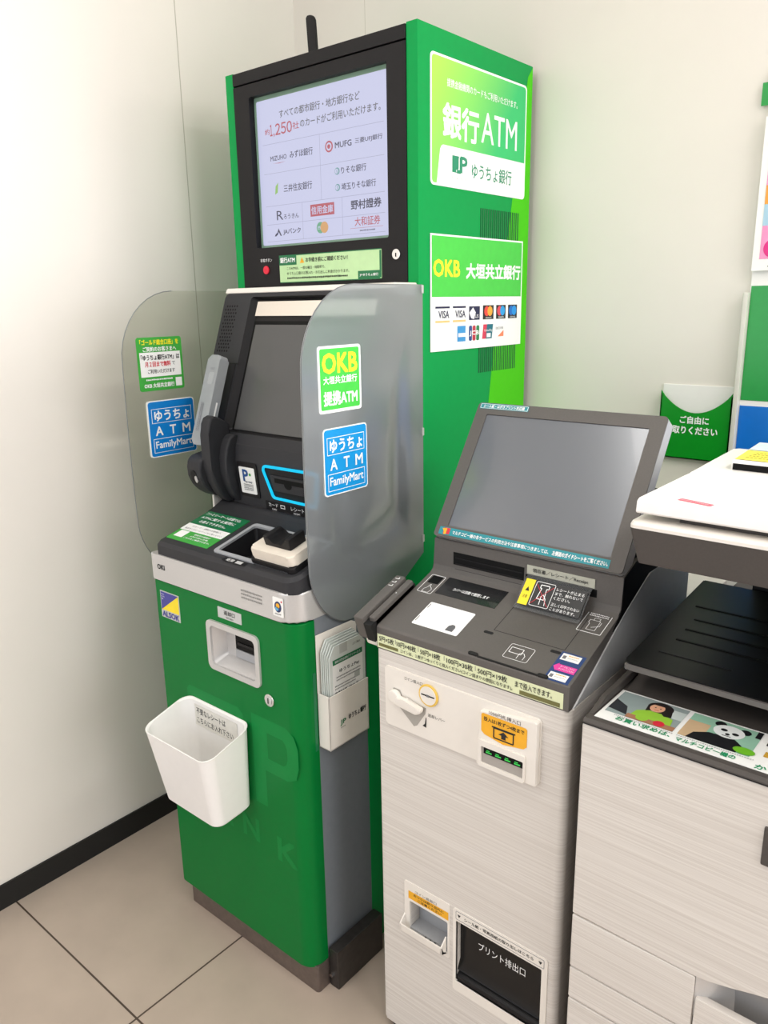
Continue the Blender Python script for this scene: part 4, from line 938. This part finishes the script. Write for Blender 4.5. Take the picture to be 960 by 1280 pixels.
# right picture: a panda leaning on a counter
a0, a1 = .6890, .7830
g.rect(f13, a0, a1, b0, b1, mat('photo_mint', (150, 196, 172), .4), .0002); g.rect(f13, a0, a0+.030, b0, b0+.050, mat('photo_tan', (206, 176, 140), .5), .0003); g.disc(f13, .774, -.313, .014, mat('photo_green', (110, 184, 40), .5), .0011, ry=.009)
dk2 = mat('photo_black', (22, 22, 26), .5); pw = mat('photo_white', (232, 236, 236), .5)
g.poly(f13, [(.700, b0), (.766, b0), (.768, -.302), (.755, -.290), (.722, -.292), (.705, -.304)], dk2, .0004); g.disc(f13, .7285, -.2600, .0075, dk2, .0005); g.disc(f13, .7625, -.2640, .0075, dk2, .0005); g.disc(f13, .7440, -.2760, .0205, pw, .0007, ry=.0180)
g.disc(f13, .7370, -.2740, .0045, dk2, .0009, ry=.0036); g.disc(f13, .7530, -.2780, .0045, dk2, .0009, ry=.0036); g.disc(f13, .7440, -.2835, .0030, dk2, .0009); g.rect(f13, .738, .750, -.2895, -.2880, dk2, .0009)
g.rect(f13, .776, .783, -.270, -.2505, dk2, .0006)
TGN = mat('strip_green', (40, 150, 100), .5)
g.text(f13, 'お買い求めは、', .645, -.3330, TGN, w=.078, h=.0115, bold=.03, d=.0004); g.text(f13, 'マルチコピー機の', .731, -.3355, TGN, w=.078, h=.0110, bold=.03, d=.0004); g.text(f13, 'から！', .812, -.3385, TGN, w=.034, h=.0110, bold=.03, d=.0004)
g.rect(f13, .793, .83, -.280, -.262, dk2, .0004); g.rect(f13, .797, .83, -.310, -.296, mat('photo_gold', (206, 160, 60), .5), .0004)
g.dashes(f13, .600, .685, -.3268, .003, LGREYP); g.dashes(f13, .69, .79, -.3268, .003, LGREYP)
g.build('photo_strip', P, label='white strip with a woman and a panda picture', smooth=False)
# output tray
tf = Fr((0, -.258, .909), (1, 0, 0), (0, 1, .085))
g = G(); g.prism(tf, rr_(.580, 1.18, 0, .35, rs=(.012, .012, .002, .002)), -.010, 0, TRAYB, .003)
g.prism(Fr(tf(0, -.0005, -.010), tf.u, tf.v), rr_(.583, 1.18, -.0035, .004, rs=(.003, .003, .001, .001)), 0, .008, mat('tray_lip', (110, 106, 104), .4), .001)
for k, (y, x0, x1) in enumerate(((.235, .605, .76), (.185, .620, .80), (.145, .62, .82), (.105, .62, .84), (.055, .612, .72))): g.fbox(tf, x0, x1, y, y+.004, 0, .0012, PIT if k < 4 else TRAYB, .0004)
g.box(.66, 1.15, -.12, -.02, .868, .905, TRAYB); g.box(.60, .64, .05, .09, .86, .925, TRAYB)
g.build('output_tray', P)
# rear column and scanner
g = G(); g.box(.66, 1.2, .10, .20, .85, 1.09, TRAYB, .003); g.box(1.02, 1.2, -.33, .10, .85, 1.09, TRAYB, .003); g.build('column', P)
g = G()
bot = [(.6115, -.312), (1.2, -.312), (1.2, .16), (.6115, .16)]; topp = [(.6005, -.320), (1.2, -.320), (1.2, .17), (.6005, .17)]
g.loft([[Vector((x, y, 1.0865)) for x, y in rr_(.6125, 1.2, -.312, .16, .006)], [Vector((x, y, 1.090)) for x, y in rr_(.6115, 1.2, -.3135, .16, .006)], [Vector((x, y, 1.137)) for x, y in rr_(.6005, 1.2, -.320, .17, .006)]], CDARK, cap0=True, cap1=True)
sn = g.build('scanner_unit', P)
g = G(); g.loft([[Vector((x, y, z)) for x, y in rr_(x0, 1.2, y0, .17, .008)] for x0, y0, z in ((.6005, -.3205, 1.1370), (.6005, -.3205, 1.1415), (.602, -.318, 1.1455), (.608, -.312, 1.1475))], WARMW, cap0=True, cap1=True); g.build('scanner_lip', sn)
g = G(); g.prism(fx, [(-.312, 1.1565), (-.315, 1.159), (-.313, 1.1735), (-.306, 1.1770), (-.118, 1.1775), (-.117, 1.1750), (-.113, 1.1750), (-.112, 1.1780), (-.05, 1.179), (.10, 1.1825), (.13, 1.179), (.13, 1.1565)], .6065, 1.19, WHITE, .0025)
g.box(.66, 1.0, -.295, -.05, 1.147, 1.157, CDARK)
ld = g.build('document_lid', P)
flt = Fr((0, -.305, 1.1771), (1, 0, 0), (0, .187, .0005))
g = G(); g.prism(flt, [(.6535, .013), (.6995, .0025), (.701, .014), (.655, .0245)], 0, .0004, mat('pink_label', (226, 110, 128), .5)); g.dashes(flt.rot(-.22, .657, .020), 0, .04, -.0035, .003, mat('pink_pale', (240, 180, 188), .5), d=.0008)
g.build('lid_label', ld, label='small pink label', smooth=False)
g = G(); g.prism(fx, [(-.058, 1.1735), (-.060, 1.1890), (-.055, 1.1935), (.085, 1.2005), (.10, 1.198), (.10, 1.17)], .6500, 1.15, WHITE, .002); g.fbox(front(-.0605), .6535, 1.14, 1.1795, 1.1890, -.002, .0008, PIT)
ad = g.build('document_feeder', P)
fad = Fr((0, -.055, 1.1938), (1, 0, 0), (0, .14, .0070)); g = G(); g.rect(fad, .653, .90, .004, .072, mat('manual_yellow', (246, 232, 90), .5), .0006); g.rect(fad, .653, .90, .076, .130, mat('manual_pale', (206, 222, 226), .5), .0006)
for k in range(4): g.dashes(fad, .664+k*.002, .78, .020+k*.012, .006, mat('manual_olive', (176, 166, 60), .5), d=.001, seed=k)
for k in range(2): g.dashes(fad, .69, .78, .090+k*.016, .006, mat('manual_blue', (140, 170, 190), .5), d=.001, seed=k+9)
g.build('feeder_label', ad, label='yellow instruction label', smooth=False)

# ------------------------------------------------------------------ wall displays
B = thing('brochure_pocket', 'green wall pocket for free brochures with a curved white top', 'brochure pocket', (.425, .43, 1.09))
yb1 = YB-.0005
PD = .014
g = G(); g.box(.3465, .5000, yb1-.003, yb1, 1.0900, 1.2525, WHITE, .001)
for x in (.3465, .4975): g.box(x, x+.0025, yb1-PD, yb1-.003, 1.0900, 1.232, mat('pocket_green', (10, 146, 34), .3))
g.box(.3465, .5000, yb1-PD, yb1-.003, 1.0900, 1.0925, WHITE)
g.build('pocket_back', B)
arc = [(.3465, 1.0900), (.5000, 1.0900), (.5000, 1.2400)]
for i in range(0, 19):
    t = i/18; arc.append((.4990-.1515*t, 1.2385-.0455*math.sin(math.pi*t)**.8))
arc.append((.3465, 1.2400))
fpk = front(yb1-PD)
g = G(); g.prism(fpk, arc, -.002, 0, mat('pocket_green')); pf = g.build('pocket_front', B, smooth=False)
g = G(); g.text(fpk, 'ご自由に', .4240, 1.1775, WPRINT, w=.062, h=.0160, bold=.04); g.text(fpk, 'お取りください', .4190, 1.1545, WPRINT, w=.112, h=.0165, bold=.04); g.build('pocket_text', pf, smooth=False)
B = thing('wall_board', 'white notice board on the wall with green and blue panels', 'notice board', (.75, .43, 1.0))
g = G(); g.box(.5115, 1.1, yb1-.006, yb1, .80, 1.86, WHITE, .001); g.build('board_back', B)
fbd = front(yb1-.006); gp = mat('board_green', (28, 150, 64), .35); bpn = mat('board_blue', (6, 112, 206), .35)
for z0, z1, m in ((1.227, 1.4585, gp), (.95, 1.2155, bpn), (1.794, 1.835, gp)): G().fbox(fbd, .5135 if z0 < 1.7 else .4980, 1.08, z0, z1, 0, .001, m).build('green_panel' if m is gp else 'blue_panel', B, smooth=False)
g = G(); g.fbox(fbd, .5025, .5125, 1.05, 1.446, 0, .016, mat('rail_grey', (214, 212, 202), .4), .002); g.build('edge_rail', B)
g = G(); fpo = Fr((.5125, yb1-.016, 1.4875), (1, 0, 0), (0, 0, 1)); g.fbox(fpo, 0, .30, 0, .285, -.003, 0, PAPER)
po = thing('poster', 'white edged poster with a pink and orange picture on the notice board', 'poster', (.66, .43, 1.4875))
pb = g.build('poster_sheet', po, smooth=False)
g = G(); g.rect(fpo, .013, .29, .022, .24, mat('poster_pink', (240, 150, 196), .4), .0004); g.rect(fpo, .013, .29, .085, .145, mat('poster_sky', (170, 206, 226), .4), .0006); g.rect(fpo, .013, .29, .125, .16, mat('poster_orange', (240, 160, 60), .4), .0008); g.disc(fpo, .037, .042, .018, mat('poster_magenta', (226, 30, 130), .4), .0008, n=32); g.rect(fpo, .03, .2, .007, .009, GPRINT, .0004)
g.build('poster_picture', po, smooth=False)
